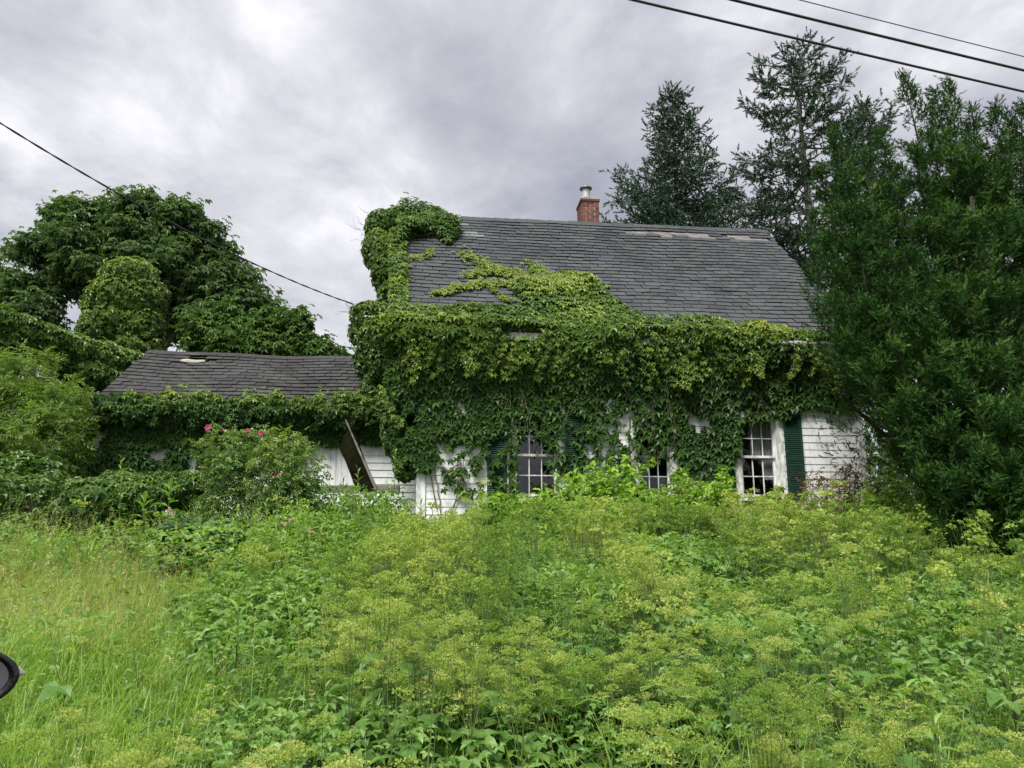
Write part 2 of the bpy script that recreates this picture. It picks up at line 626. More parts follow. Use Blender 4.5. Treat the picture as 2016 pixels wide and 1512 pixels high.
def brick_mat():
    m, nt, b = new_mat('red_brick')
    at = nt.nodes.new('ShaderNodeAttribute')
    at.attribute_name = 'tint'
    n = tex_noise(nt, 30, 4)
    f = mathn(nt, 'ADD', mathn(nt, 'MULTIPLY', at.outputs['Fac'], 0.6), mathn(nt, 'MULTIPLY', n, 0.4), True)
    r = ramp_node(nt, [(0.15, (0.085, 0.030, 0.025)), (0.5, (0.145, 0.050, 0.042)), (0.85, (0.21, 0.090, 0.075))])
    nt.links.new(f, r.inputs[0])
    # yellow lichen stain low on the stack
    ob = nt.nodes.new('ShaderNodeNewGeometry')
    sp = nt.nodes.new('ShaderNodeSeparateXYZ')
    nt.links.new(ob.outputs['Position'], sp.inputs[0])
    h = mathn(nt, 'MULTIPLY', mathn(nt, 'SUBTRACT', 9.37, sp.outputs[2]), 4.0)
    s = mathn(nt, 'ADD', h, mathn(nt, 'MULTIPLY', mathn(nt, 'SUBTRACT', tex_noise(nt, 9, 4), 0.5), 2.0), True)
    mx = nt.nodes.new('ShaderNodeMix'); mx.data_type = 'RGBA'
    nt.links.new(mathn(nt, 'MULTIPLY', s, 0.7), mx.inputs[0])
    nt.links.new(r.outputs[0], mx.inputs[6])
    mx.inputs[7].default_value = (0.20, 0.13, 0.03, 1)
    nt.links.new(mx.outputs[2], b.inputs['Base Color'])
    b.inputs['Roughness'].default_value = 0.9
    return m


MAT['brick'] = brick_mat()
# foliage colours: dark mature leaves to yellow-green young growth
MAT['creeper'] = leaf_mat('creeper_leaf', [(0.0, (0.020, 0.056, 0.016)), (0.4, (0.050, 0.114, 0.025)), (0.65, (0.120, 0.205, 0.038)), (0.85, (0.235, 0.325, 0.060)), (1.0, (0.36, 0.39, 0.09))], 0.24, 0.45, 0.4, 0.14)
MAT['chestnut'] = leaf_mat('chestnut_leaf', [(0.0, (0.048, 0.095, 0.040)), (0.5, (0.090, 0.165, 0.060)), (1.0, (0.175, 0.265, 0.095))], 0.38, 0.42, 0.45, 0.2)
MAT['ash'] = leaf_mat('pale_tree_leaf', [(0.0, (0.045, 0.10, 0.022)), (0.5, (0.085, 0.17, 0.035)), (1.0, (0.16, 0.25, 0.06))], 0.3, 0.5, 0.4, 0.2)
MAT['spruce'] = leaf_mat('spruce_needles', [(0.0, (0.018, 0.040, 0.022)), (0.5, (0.038, 0.078, 0.042)), (1.0, (0.085, 0.145, 0.080))], 0.1, 0.6, 0.3, 0.2)
MAT['yew'] = leaf_mat('yew_needles', [(0.0, (0.014, 0.044, 0.010)), (0.45, (0.034, 0.090, 0.018)), (0.8, (0.078, 0.160, 0.032)), (1.0, (0.15, 0.24, 0.055))], 0.2, 0.6, 0.15, 0.16)
MAT['bush'] = leaf_mat('willowy_leaf', [(0.0, (0.075, 0.14, 0.030)), (0.5, (0.15, 0.25, 0.050)), (1.0, (0.30, 0.40, 0.10))], 0.38, 0.5, 0.4, 0.25)
MAT['rose'] = leaf_mat('rose_leaf', [(0.0, (0.060, 0.13, 0.035)), (0.55, (0.14, 0.24, 0.060)), (0.85, (0.28, 0.35, 0.075)), (1.0, (0.46, 0.42, 0.08))], 0.32, 0.4, 0.5, 0.16, 2.0)
MAT['bramble'] = leaf_mat('bramble_leaf', [(0.0, (0.085, 0.20, 0.030)), (0.5, (0.23, 0.40, 0.050)), (0.85, (0.40, 0.54, 0.085)), (1.0, (0.56, 0.54, 0.14))], 0.42, 0.5, 0.4, 0.2)
MAT['goutweed'] = leaf_mat('ground_leaf', [(0.0, (0.055, 0.140, 0.030)), (0.5, (0.125, 0.260, 0.052)), (1.0, (0.235, 0.385, 0.088))], 0.4, 0.46, 0.5, 0.25)
MAT['umbel'] = leaf_mat('umbel_seed', [(0.0, (0.14, 0.25, 0.050)), (0.5, (0.29, 0.40, 0.085)), (0.85, (0.46, 0.53, 0.15)), (1.0, (0.58, 0.58, 0.24))], 0.45, 0.7, 0.2, 0.22, 0.9)
MAT['grass'] = leaf_mat('grass_blade', [(0.0, (0.13, 0.26, 0.045)), (0.5, (0.27, 0.42, 0.080)), (0.85, (0.40, 0.53, 0.14)), (1.0, (0.52, 0.55, 0.24))], 0.45, 0.4, 0.45, 0.15, 0.8)
MAT['hay'] = leaf_mat('dry_grass', [(0.0, (0.28, 0.33, 0.09)), (0.6, (0.42, 0.41, 0.17)), (1.0, (0.60, 0.53, 0.31))], 0.35, 0.6, 0.3, 0.2)
MAT['rust'] = leaf_mat('rusty_seed', [(0.0, (0.09, 0.045, 0.025)), (0.6, (0.19, 0.10, 0.05)), (1.0, (0.26, 0.19, 0.08))], 0.2, 0.7, 0.2, 0.2)
MAT['fern'] = leaf_mat('feathery_leaf', [(0.0, (0.13, 0.24, 0.050)), (0.5, (0.25, 0.39, 0.085)), (1.0, (0.40, 0.52, 0.14))], 0.45, 0.55, 0.3, 0.2)
MAT['peony'] = leaf_mat('dark_glossy_leaf', [(0.0, (0.014, 0.055, 0.018)), (0.6, (0.035, 0.105, 0.032)), (1.0, (0.08, 0.17, 0.05))], 0.2, 0.3, 0.55, 0.2)
MAT['milkweed'] = leaf_mat('broad_leaf', [(0.0, (0.10, 0.22, 0.05)), (0.5, (0.17, 0.33, 0.06)), (1.0, (0.28, 0.46, 0.07))], 0.35, 0.35, 0.5, 0.1)
MAT['pink'] = leaf_mat('pink_petal', [(0.0, (0.42, 0.03, 0.16)), (1.0, (0.72, 0.12, 0.38))], 0.3, 0.6, 0.2, 0.1)
MAT['palepink'] = leaf_mat('pale_pink_petal', [(0.0, (0.55, 0.22, 0.32)), (1.0, (0.75, 0.42, 0.50))], 0.3, 0.6, 0.2, 0.1)


# ------------------------------------------------------------------ ground and road
def ground_z(x, y):
    x, y = np.asarray(x, float), np.asarray(y, float)
    z = np.interp(y, [-60, 0.5, 2.5, 4, 7, 10, 13, 16, 40, 900], [0, 0, 0.06, 0.28, 0.76, 1.20, 1.48, 1.54, 1.6, 1.6])
    t = np.clip((y - 2.0) / 3.0, 0, 1)
    z = z + t * (0.10 * (vnoise(x, y, 0.9, 3) - 0.5) + 0.05 * (vnoise(x, y, 2.7, 4) - 0.5))
    z = z + t * 0.10 * np.clip((-x - 2.5) / 3.0, 0, 1) * np.clip((y - 7) / 3, 0, 1)
    return z


def build_ground():
    xs = np.unique(np.concatenate([np.linspace(-900, -30, 24), np.linspace(-30, 30, 151), np.linspace(30, 900, 24)]))
    ys = np.unique(np.concatenate([np.linspace(-300, -8, 12), np.linspace(-8, 32, 101), np.linspace(32, 900, 24)]))
    X, Y = np.meshgrid(xs, ys)
    co = np.stack([X, Y, ground_z(X, Y)], -1).reshape(-1, 3)
    nx, ny = len(xs), len(ys)
    i = (np.arange(ny - 1)[:, None] * nx + np.arange(nx - 1)[None, :]).ravel()
    fl = np.stack([i, i + 1, i + nx + 1, i + nx], -1)
    m, nt, b = new_mat('meadow_soil')
    r = ramp_node(nt, [(0.3, (0.030, 0.040, 0.014)), (0.5, (0.045, 0.075, 0.020)), (0.7, (0.075, 0.105, 0.030))])
    nt.links.new(tex_noise(nt, 2.2, 8, 0.7), r.inputs[0])
    nt.links.new(r.outputs[0], b.inputs['Base Color'])
    b.inputs['Roughness'].default_value = 0.95
    g = mobj('ground', raw_mesh('ground', co, fl, np.full(len(fl), 4), m, smooth=True))
    tag(g, 'earth under the overgrown meadow, rising towards the house', kind='structure')
    m2 = plain_mat('asphalt', (0.04, 0.04, 0.042), 0.9, col2=(0.065, 0.065, 0.066), var=0.2, scale=60, bump=0.3, bscale=200)
    road = MB()
    road.add([(-80, -7, 0.004), (80, -7, 0.004), (80, -0.4, 0.004), (-80, -0.4, 0.004)], [(0, 1, 2, 3)])
    tag(road.build('road', m2), 'grey asphalt road beside the meadow', kind='structure')


build_ground()

# ------------------------------------------------------------------ house frame
YAW = R(6.0)
U = np.array([math.cos(YAW), math.sin(YAW), 0.0])
NV = np.array([-math.sin(YAW), math.cos(YAW), 0.0])
H0 = at_y(822, 1000, 13.2)
H0[2] = 1.5
HL, HW = 8.08, 3.62                                 # length along the front, depth from front wall to ridge
EAVE_Z, RIDGE_Z = 3.82, 7.66                        # heights above the house origin
OVER = 0.30


def to_house(P):
    q = np.asarray(P) - H0
    return np.stack([q @ U, q @ NV, q[..., 2]], -1)


def from_house(q):
    q = np.asarray(q, float)
    return H0 + q[..., :1] * U + q[..., 1:2] * NV + q[..., 2:] * np.array([0, 0, 1.0])


def on_plane(px, py, P0, N):
    px, py = np.broadcast_arrays(np.asarray(px, float), np.asarray(py, float))
    v, h = 756.0 - py, px - 1008.0
    r = np.stack([h, FPX * CP - v * SP, v * CP + FPX * SP], -1)
    t = ((P0 - EYE) @ N) / (r @ N)
    return EYE + r * t[..., None]


def wall_pt(px, py, d=0.0):
    """photo pixel -> (along, depth, height) on the house front at depth d"""
    return to_house(on_plane(px, py, H0 + NV * d, NV))


SLOPE = math.atan2(RIDGE_Z - EAVE_Z, HW + OVER)
ROOF_N = -NV * math.sin(SLOPE) + np.array([0, 0, 1.0]) * math.cos(SLOPE)
ROOF_P = from_house([0, -OVER, EAVE_Z])[()]
ROOF_LEN = math.hypot(RIDGE_Z - EAVE_Z, HW + OVER)


def project(P):
    q = np.asarray(P) - EYE
    f = q[..., 1] * CP + q[..., 2] * SP
    u = -q[..., 1] * SP + q[..., 2] * CP
    return 1008 + FPX * q[..., 0] / f, 756 - FPX * u / f


house = empty('house', H0, YAW, 'abandoned white clapboard house with a steep grey shingle roof, smothered in creeper', 'house')

# windows: sash opening (s0, s1, z0, z1) in house coordinates
WIN = [
    dict(s0=1.64, s1=2.42, z0=0.98, z1=2.38, cols=3, shut='lr', sheen=0.0),
    dict(s0=3.84, s1=4.46, z0=0.98, z1=2.38, cols=3, shut='', sheen=0.0),
    dict(s0=5.74, s1=6.43, z0=1.00, z1=2.40, cols=3, shut='lr', sheen=1.0),
]
CASE = 0.125


def build_walls():
    # hollow shell behind the boards so the rooms are dark inside
    t = 0.12
    shell_mb = MB()
    x = 0.0
    for w in WIN:
        a, b = w['s0'] - 0.02, w['s1'] + 0.02
        shell_mb.box((x, 0.0, -0.4), (a, t, EAVE_Z))
        shell_mb.box((a, 0.0, -0.4), (b, t, w['z0'] - 0.02))
        shell_mb.box((a, 0.0, w['z1'] + 0.02), (b, t, EAVE_Z))
        x = b
    shell_mb.box((x, 0.0, -0.4), (HL, t, EAVE_Z))
    shell_mb.build('front_wall', MAT['interior'], house)
    MB().box((0, 2 * HW - t, -0.4), (HL, 2 * HW, EAVE_Z)).build('back_wall', MAT['paint'], house)
    # gable walls with their peak
    for x0, x1 in ((0.0, t), (HL - t, HL)):
        g = MB()
        M = Matrix(((0, 0, 1, x0), (1, 0, 0, 0), (0, 1, 0, 0), (0, 0, 0, 1)))
        zt = EAVE_Z + 0.0
        g.prism([(t + 0.001, -0.4), (2 * HW - t - 0.001, -0.4), (2 * HW - t - 0.001, zt + 0.2), (HW, RIDGE_Z - 0.12), (t + 0.001, zt + 0.2)], x1 - x0, M)
        g.build('gable_wall', MAT['paint'], house)
    fl = MB()
    fl.box((t + .001, t + .001, 0.10), (HL - t - .001, 2 * HW - t - .001, 0.2))
    fl.box((t + .001, t + .001, 2.75), (HL - t - .001, 2 * HW - t - .001, 2.85))
    fl.box((t + .001, 3.0, 0.2), (HL - t - .001, 3.1, 2.75))
    fl.box((3.2, t + .001, 0.2), (3.3, 2.99, 2.75))
    fl.build('interior_partition', MAT['interior'], house)
    fo = MB()
    fo.box((-0.02, -0.06, -0.8), (HL + 0.02, 0.0, -0.02))
    fo.build('foundation', MAT['foundation'], house)
    # clapboards, each course cut at the window casings
    expo, z, row = 0.133, -0.02, 0
    while z < EAVE_Z - 0.32:
        segs, x = [], 0.13
        for w in WIN:
            a, b = w['s0'] - CASE, w['s1'] + CASE
            if z + expo > w['z0'] - 0.10 and z < w['z1'] + CASE:
                segs.append((x, a)); x = b
        segs.append((x, HL - 0.13))
        for a, b in segs:
            if b - a < 0.03:
                continue
            cuts = [a]
            if b - a > 3.5:
                cuts.append(a + (b - a) * rng.uniform(0.35, 0.65))
            cuts.append(b)
            for c0, c1 in zip(cuts[:-1], cuts[1:]):
                mb = MB()
                dz0, dz1 = rng.normal(0, 0.002), rng.normal(0, 0.002)
                g = 0.002
                lip = rng.uniform(0.013, 0.018)
                mb.add([(c0 + g, -lip, z + dz0), (c1 - g, -lip, z + dz1), (c1 - g, -0.004, z + expo + .012 + dz1), (c0 + g, -0.004, z + expo + .012 + dz0),
                        (c0 + g, -0.001, z + dz0), (c1 - g, -0.001, z + dz1), (c1 - g, -0.001, z + expo + .012 + dz1), (c0 + g, -0.001, z + expo + .012 + dz0)],
                       [(0, 1, 2, 3), (0, 4, 5, 1), (3, 2, 6, 7), (0, 3, 7, 4), (1, 5, 6, 2), (4, 7, 6, 5)])
                mb.build('clapboard', MAT['paint'], house)
        z += expo
        row += 1
    for a, b in ((-0.03, 0.128), (HL - 0.128, HL + 0.03)):
        bevel(MB().box((a, -0.045, -0.15), (b, -0.0015, EAVE_Z - 0.32)).build('corner_board', MAT['trim'], house), 0.006)
    for a, b in ((0.0, 0.14),):
        bevel(MB().box((HL + 0.0015, a, -0.15), (HL + 0.031, b, EAVE_Z - 0.32)).build('corner_board', MAT['trim'], house), 0.006)
    bevel(MB().box((-0.03, -0.06, EAVE_Z - 0.318), (HL + 0.03, -0.0015, EAVE_Z - 0.10)).build('frieze_board', MAT['trim'], house), 0.006)
    MB().box((-0.40, -OVER, EAVE_Z - 0.10), (HL + 0.13, -0.001, EAVE_Z - 0.07)).build('soffit', MAT['trim'], house)
    MB().box((-0.40, -OVER - 0.03, EAVE_Z - 0.15), (HL + 0.13, -OVER - 0.001, EAVE_Z - 0.02)).build('fascia', MAT['trim'], house)
    g = MB()
    g.tube([(6.2, -OVER - 0.09, EAVE_Z - 0.10), (7.0, -OVER - 0.09, EAVE_Z - 0.09), (HL + 0.15, -OVER - 0.09, EAVE_Z - 0.07)], 0.05, 8)
    g.build('gutter', MAT['gutter'], house, smooth=True)


def build_window(w, parent, thick=0.12):
    s0, s1, z0, z1 = w['s0'], w['s1'], w['z0'], w['z1']
    lab = w.get('label')
    fr = MB()
    c = CASE - 0.004
    fr.box((s0 - c, -0.036, z0 - 0.05), (s0, -0.002, z1 + 0.001))
    fr.box((s1, -0.036, z0 - 0.05), (s1 + c, -0.002, z1 + 0.001))
    fr.box((s0 - c - 0.02, -0.045, z1 + 0.002), (s1 + c + 0.02, -0.002, z1 + c))
    win = bevel(fr.build('window', MAT['trim'], parent), 0.004)
    if lab:
        win['label'] = lab
    jb = MB()
    for a, b in ((s0 - 0.019, s0 + 0.022), (s1 - 0.022, s1 + 0.019)):
        jb.box((a, -0.001, z0 - 0.019), (b, thick, z1 + 0.019))
    jb.box((s0 + 0.0225, -0.001, z1 - 0.012), (s1 - 0.0225, thick, z1 + 0.019))
    jb.build('jamb', MAT['trim'], win)
    bevel(MB().box((s0 - c - 0.03, -0.085, z0 - 0.095), (s1 + c + 0.03, -0.002, z0 - 0.052)).build('sill', MAT['trim'], win), 0.005)
    mid = (z0 + z1) / 2
    a, b = s0 + 0.024, s1 - 0.024
    for (q0, q1, yy) in ((mid - 0.018, z1 - 0.014, 0.025), (z0 - 0.015, mid + 0.018, 0.062)):
        sash = MB()
        st, rl, mu = 0.036, 0.042, 0.018
        sash.box((a, yy, q0), (a + st, yy + 0.034, q1))
        sash.box((b - st, yy, q0), (b, yy + 0.034, q1))
        sash.box((a + st + .0003, yy, q0), (b - st - .0003, yy + 0.034, q0 + rl))
        sash.box((a + st + .0003, yy, q1 - rl), (b - st - .0003, yy + 0.034, q1))
        zz = (q0 + q1) / 2
        n = w['cols']
        pw = (b - a - 2 * st) / n
        sash.box((a + st + .0003, yy + 0.006, zz - mu / 2), (b - st - .0003, yy + 0.028, zz + mu / 2))
        for k in range(1, n):
            xk = a + st + pw * k
            sash.box((xk - mu / 2, yy + 0.004, q0 + rl + .0003), (xk + mu / 2, yy + 0.030, q1 - rl - .0003))
        sash.build('sash', MAT['trim'], win)
        for k in range(n):
            for (p0, p1) in ((q0 + rl + .002, zz - mu / 2 - .001), (zz + mu / 2 + .001, q1 - rl - .002)):
                x0, x1 = a + st + pw * k + mu / 2 + .001, a + st + pw * (k + 1) - mu / 2 - .001
                tx, tz = rng.normal(0, 0.004), rng.normal(0, 0.004)
                g = MB()
                g.add([(x0, yy + 0.016 + tx, p0), (x1, yy + 0.016 - tx, p0), (x1, yy + 0.016 - tx + tz, p1), (x0, yy + 0.016 + tx + tz, p1)], [(0, 1, 2, 3)])
                g.build('pane', MAT['glass'], win)
    if w.get('sheen'):  # added pale sheets behind the glass, imitating the sky's reflection
        cu = MB()
        def rippled_sheet(x0, x1, zb, zt, y):
            n = 22
            vs, fs = [], []
            for i in range(n + 1):
                x = x0 + (x1 - x0) * i / n
                yy = y + 0.018 * math.sin(i * 1.9) + 0.008 * math.sin(i * 4.1)
                vs += [(x, yy, zb), (x, yy, zt)]
            for i in range(n):
                fs.append((2 * i, 2 * i + 2, 2 * i + 3, 2 * i + 1))
            cu.add(vs, fs)
        rippled_sheet(s0 + 0.27, s1 - 0.0, mid - 0.02, z1, 0.17)
        rippled_sheet(s1 - 0.19, s1 + 0.02, z0 + 0.3, mid - 0.02, 0.18)
        cu.build('sky_sheen_sheet', MAT['sky_sheen_sheet'], win)
    return win


def build_shutter(s0, s1, z0, z1, parent):
    mb = MB()
    st = 0.045
    y0, y1 = -0.062, -0.040
    mid = z0 + (z1 - z0) * 0.46
    mb.box((s0, y0, z0), (s0 + st, y1, z1)).box((s1 - st, y0, z0), (s1, y1, z1))
    for a, b in ((z0, z0 + 0.06), (mid - 0.03, mid + 0.03), (z1 - 0.06, z1)):
        mb.box((s0 + st + .0003, y0 + .001, a), (s1 - st - .0003, y1 - .001, b))
    sh = bevel(mb.build('shutter', MAT['green'], parent), 0.003)
    tmpl = MB()
    L = s1 - s0 - 2 * st - 0.002
    tmpl.box((0, -0.003, -0.019), (L, 0.003, 0.019))
    me = tmpl.mesh('slat', MAT['green'])
    for a, b in ((z0 + 0.06, mid - 0.03), (mid + 0.03, z1 - 0.06)):
        n = int((b - a) / 0.034)
        for i in range(n):
            o = bpy.data.objects.new('slat', me)
            COL.objects.link(o)
            o.parent = sh
            o.location = (s0 + st + 0.001, (y0 + y1) / 2, a + (i + 0.5) * (b - a) / n)
            o.rotation_euler = (R(-38 + rng.normal(0, 2.0)), rng.normal(0, 0.006), 0)
    return sh


# ---- roofs: courses of single asphalt tabs on a sagging deck
def tab_mesh(w, name, mat, k, depth, thick=0.009):
    """a shingle tab, local x along the course, y up the slope, z off the deck"""
    mb = MB()
    n = 4
    vs, fs = [], []
    g = np.random.default_rng(100 + k)
    for i in range(n + 1):
        x = w * i / n
        e = g.normal(0, 0.0025)
        c = g.uniform(0, 0.006) * (1 if i in (0, n) else 0.3)
        vs += [(x, e, thick + c + 0.004), (x, e, 0.004 + c), (x, depth, 0.004), (x, depth, 0.0)]
    for i in range(n):
        a, b = 4 * i, 4 * i + 4
        fs += [(a, b, b + 2, a + 2), (a + 1, a, a + 2, a + 3)[::-1] if False else (b, a, a + 1, b + 1)]
    fs += [(0, 2, 3, 1), (4 * n + 1, 4 * n + 3, 4 * n + 2, 4 * n)]
    mb.add(vs, fs, (k % 6 + 0.5) / 6.0)
    return mb.mesh(name, mat)


def build_roof(parent, org, su, depth_dir, length, slope, slope_len, rows, tab, mat, sag, missing, patches, visible_px, n_parts, lift=0.03, left_cut=None):
    """org: local eave-left corner; courses run along local x; up-slope lies in the local yz plane"""
    expo = slope_len / rows
    variants = [tab_mesh(tab - 0.014, 'shingle', mat, k, expo * 1.25) for k in range(6)]
    cand, rest = [], []
    cs, sn = math.cos(slope), math.sin(slope)
    for r in range(rows):
        y = r * expo
        off = (r % 2) * tab * 0.5 + (r * 0.137 % 0.11) - tab * 0.75
        i = 0
        while True:
            x = off + i * tab
            i += 1
            if x > length:
                break
            if x < 0 and x + tab < 0.06:
                continue
            x0, x1 = max(x, 0.0), min(x + tab, length)
            if x1 - x0 < 0.05:
                continue
            xc, yc = (x0 + x1) / 2, y + expo / 2
            if any(a <= xc <= b and c <= r <= d_ for a, b, c, d_ in missing) and rng.random() < 0.9:
                continue
            yaw = rng.normal(0, 0.004)
            lz = abs(rng.normal(0, 0.003)) + sag(xc, yc)
            lz0, lz1 = sag(x0, yc), sag(x1, yc)
            if rng.random() < 0.035:
                y_s = y - rng.uniform(0.01, 0.035)
                yaw += rng.normal(0, 0.05)
            else:
                y_s = y + rng.normal(0, 0.003)
            roll = math.atan2(lz1 - lz0, max(x1 - x0, 0.01))
            rot = Matrix.Rotation(slope, 4, 'X') @ Matrix.Rotation(-roll, 4, 'Y') @ Matrix.Rotation(yaw, 4, 'Z') @ Matrix.Rotation(-0.055, 4, 'X')
            loc = Vector((org[0] + x0, org[1] + y_s * cs - lz * sn, org[2] + y_s * sn + lz * cs)) + Vector((0, -sn, cs)) * (lift + 0.008)
            M = Matrix.Translation(loc) @ rot @ Matrix.Diagonal(((x1 - x0 - 0.014) / (tab - 0.014), 1, 1, 1))
            k = int(rng.integers(0, 6))
            pm = None
            for a, b, c, d_ in patches:
                if a <= xc <= b and c <= r <= d_:
                    pm = True
            cand.append((M, k, pm, xc, yc))
    vis, hid = [], []
    for c in cand:
        (vis if visible_px(c[3], c[4]) else hid).append(c)
    vis.sort(key=lambda c: c[4] + rng.normal(0, 0.05))
    pv = [tab_mesh(tab - 0.014, 'shingle', MAT['patch'], k, expo * 1.25) for k in range(2)]
    for M, k, pm, xc, yc in vis[:n_parts]:
        o = bpy.data.objects.new('shingle', pv[k % 2] if pm else variants[k])
        COL.objects.link(o)
        o.parent = parent
        o.matrix_local = M
    for flag in (None, True):
        grp = [c for c in vis[n_parts:] + hid if c[2] == flag]
        if not grp:
            continue
        out = []
        for M, k, pm, xc, yc in grp:
            me = (pv[k % 2] if pm else variants[k])
            v = np.empty(len(me.vertices) * 3, np.float32)
            me.vertices.foreach_get('co', v)
            m4 = np.array(M)
            co = v.reshape(-1, 3) @ m4[:3, :3].T + m4[:3, 3]
            fl = np.empty(len(me.loops), np.int32)
            me.loops.foreach_get('vertex_index', fl)
            fs = np.empty(len(me.polygons), np.int32)
            me.polygons.foreach_get('loop_total', fs)
            out.append((co, fl, fs, np.full(len(co), (k + 0.5) / 6.0)))
        co, fl, fs, t = concat(out)
        o = mobj('shingle_courses' if not flag else 'patched_shingles', raw_mesh('shingle_courses', co, fl, fs, MAT['patch'] if flag else mat, t), parent)
        o['kind'] = 'stuff'


build_walls()
for w in WIN:
    build_window(w, house)
build_shutter(WIN[0]['s0'] - CASE - 0.34, WIN[0]['s0'] - CASE - 0.004, 0.93, 2.46, house)
build_shutter(WIN[0]['s1'] + CASE + 0.004, WIN[0]['s1'] + CASE + 0.34, 0.93, 2.46, house)
build_shutter(WIN[2]['s0'] - CASE - 0.34, WIN[2]['s0'] - CASE - 0.004, 0.95, 2.48, house)
build_shutter(WIN[2]['s1'] + CASE + 0.015, WIN[2]['s1'] + CASE + 0.355, 0.95, 2.48, house)

ROOF_X0, ROOF_X1 = -0.50, HL + 0.16


def house_sag(x, y):
    return -0.05 * math.sin(math.pi * min(max(x / 8.4, 0), 1)) * math.sin(math.pi * min(max(y / ROOF_LEN, 0), 1)) + 0.007 * math.sin(x * 2.3 + y * 1.1) + 0.003 * math.sin(x * 5.1 - y * 3.0)


# what of the roof lies under the creeper (photo pixels): tabs there are never picked as separate parts
ROOF_VINE = [(1000, 660), (1003, 630), (1030, 603), (1012, 577), (1040, 552), (1082, 560), (1100, 545), (1140, 548), (1168, 562), (1200, 588), (1240, 618), (1290, 642), (1335, 660)]
TOP_VINE = [(700, 400), (850, 400), (890, 432), (908, 465), (880, 488), (855, 468), (805, 474), (796, 500), (800, 600), (810, 660), (690, 660)]


def roof_local(px, py):
    P = to_house(on_plane(px, py, ROOF_P, ROOF_N))
    return P[..., 0], np.hypot(P[..., 1] + OVER, P[..., 2] - EAVE_Z)


def roof_world(s, t, h=0.0):
    s, t = np.asarray(s, float), np.asarray(t, float)
    q = np.stack([s, -OVER + t * math.cos(SLOPE) - h * math.sin(SLOPE), EAVE_Z + t * math.sin(SLOPE) + h * math.cos(SLOPE)], -1)
    return from_house(q)


def roof_visible(xc, yc):
    px, py = project(roof_world(xc + ROOF_X0, yc))
    if py > 650 or px > 1600:
        return False
    return not (in_poly(px, py, ROOF_VINE) or in_poly(px, py, TOP_VINE))


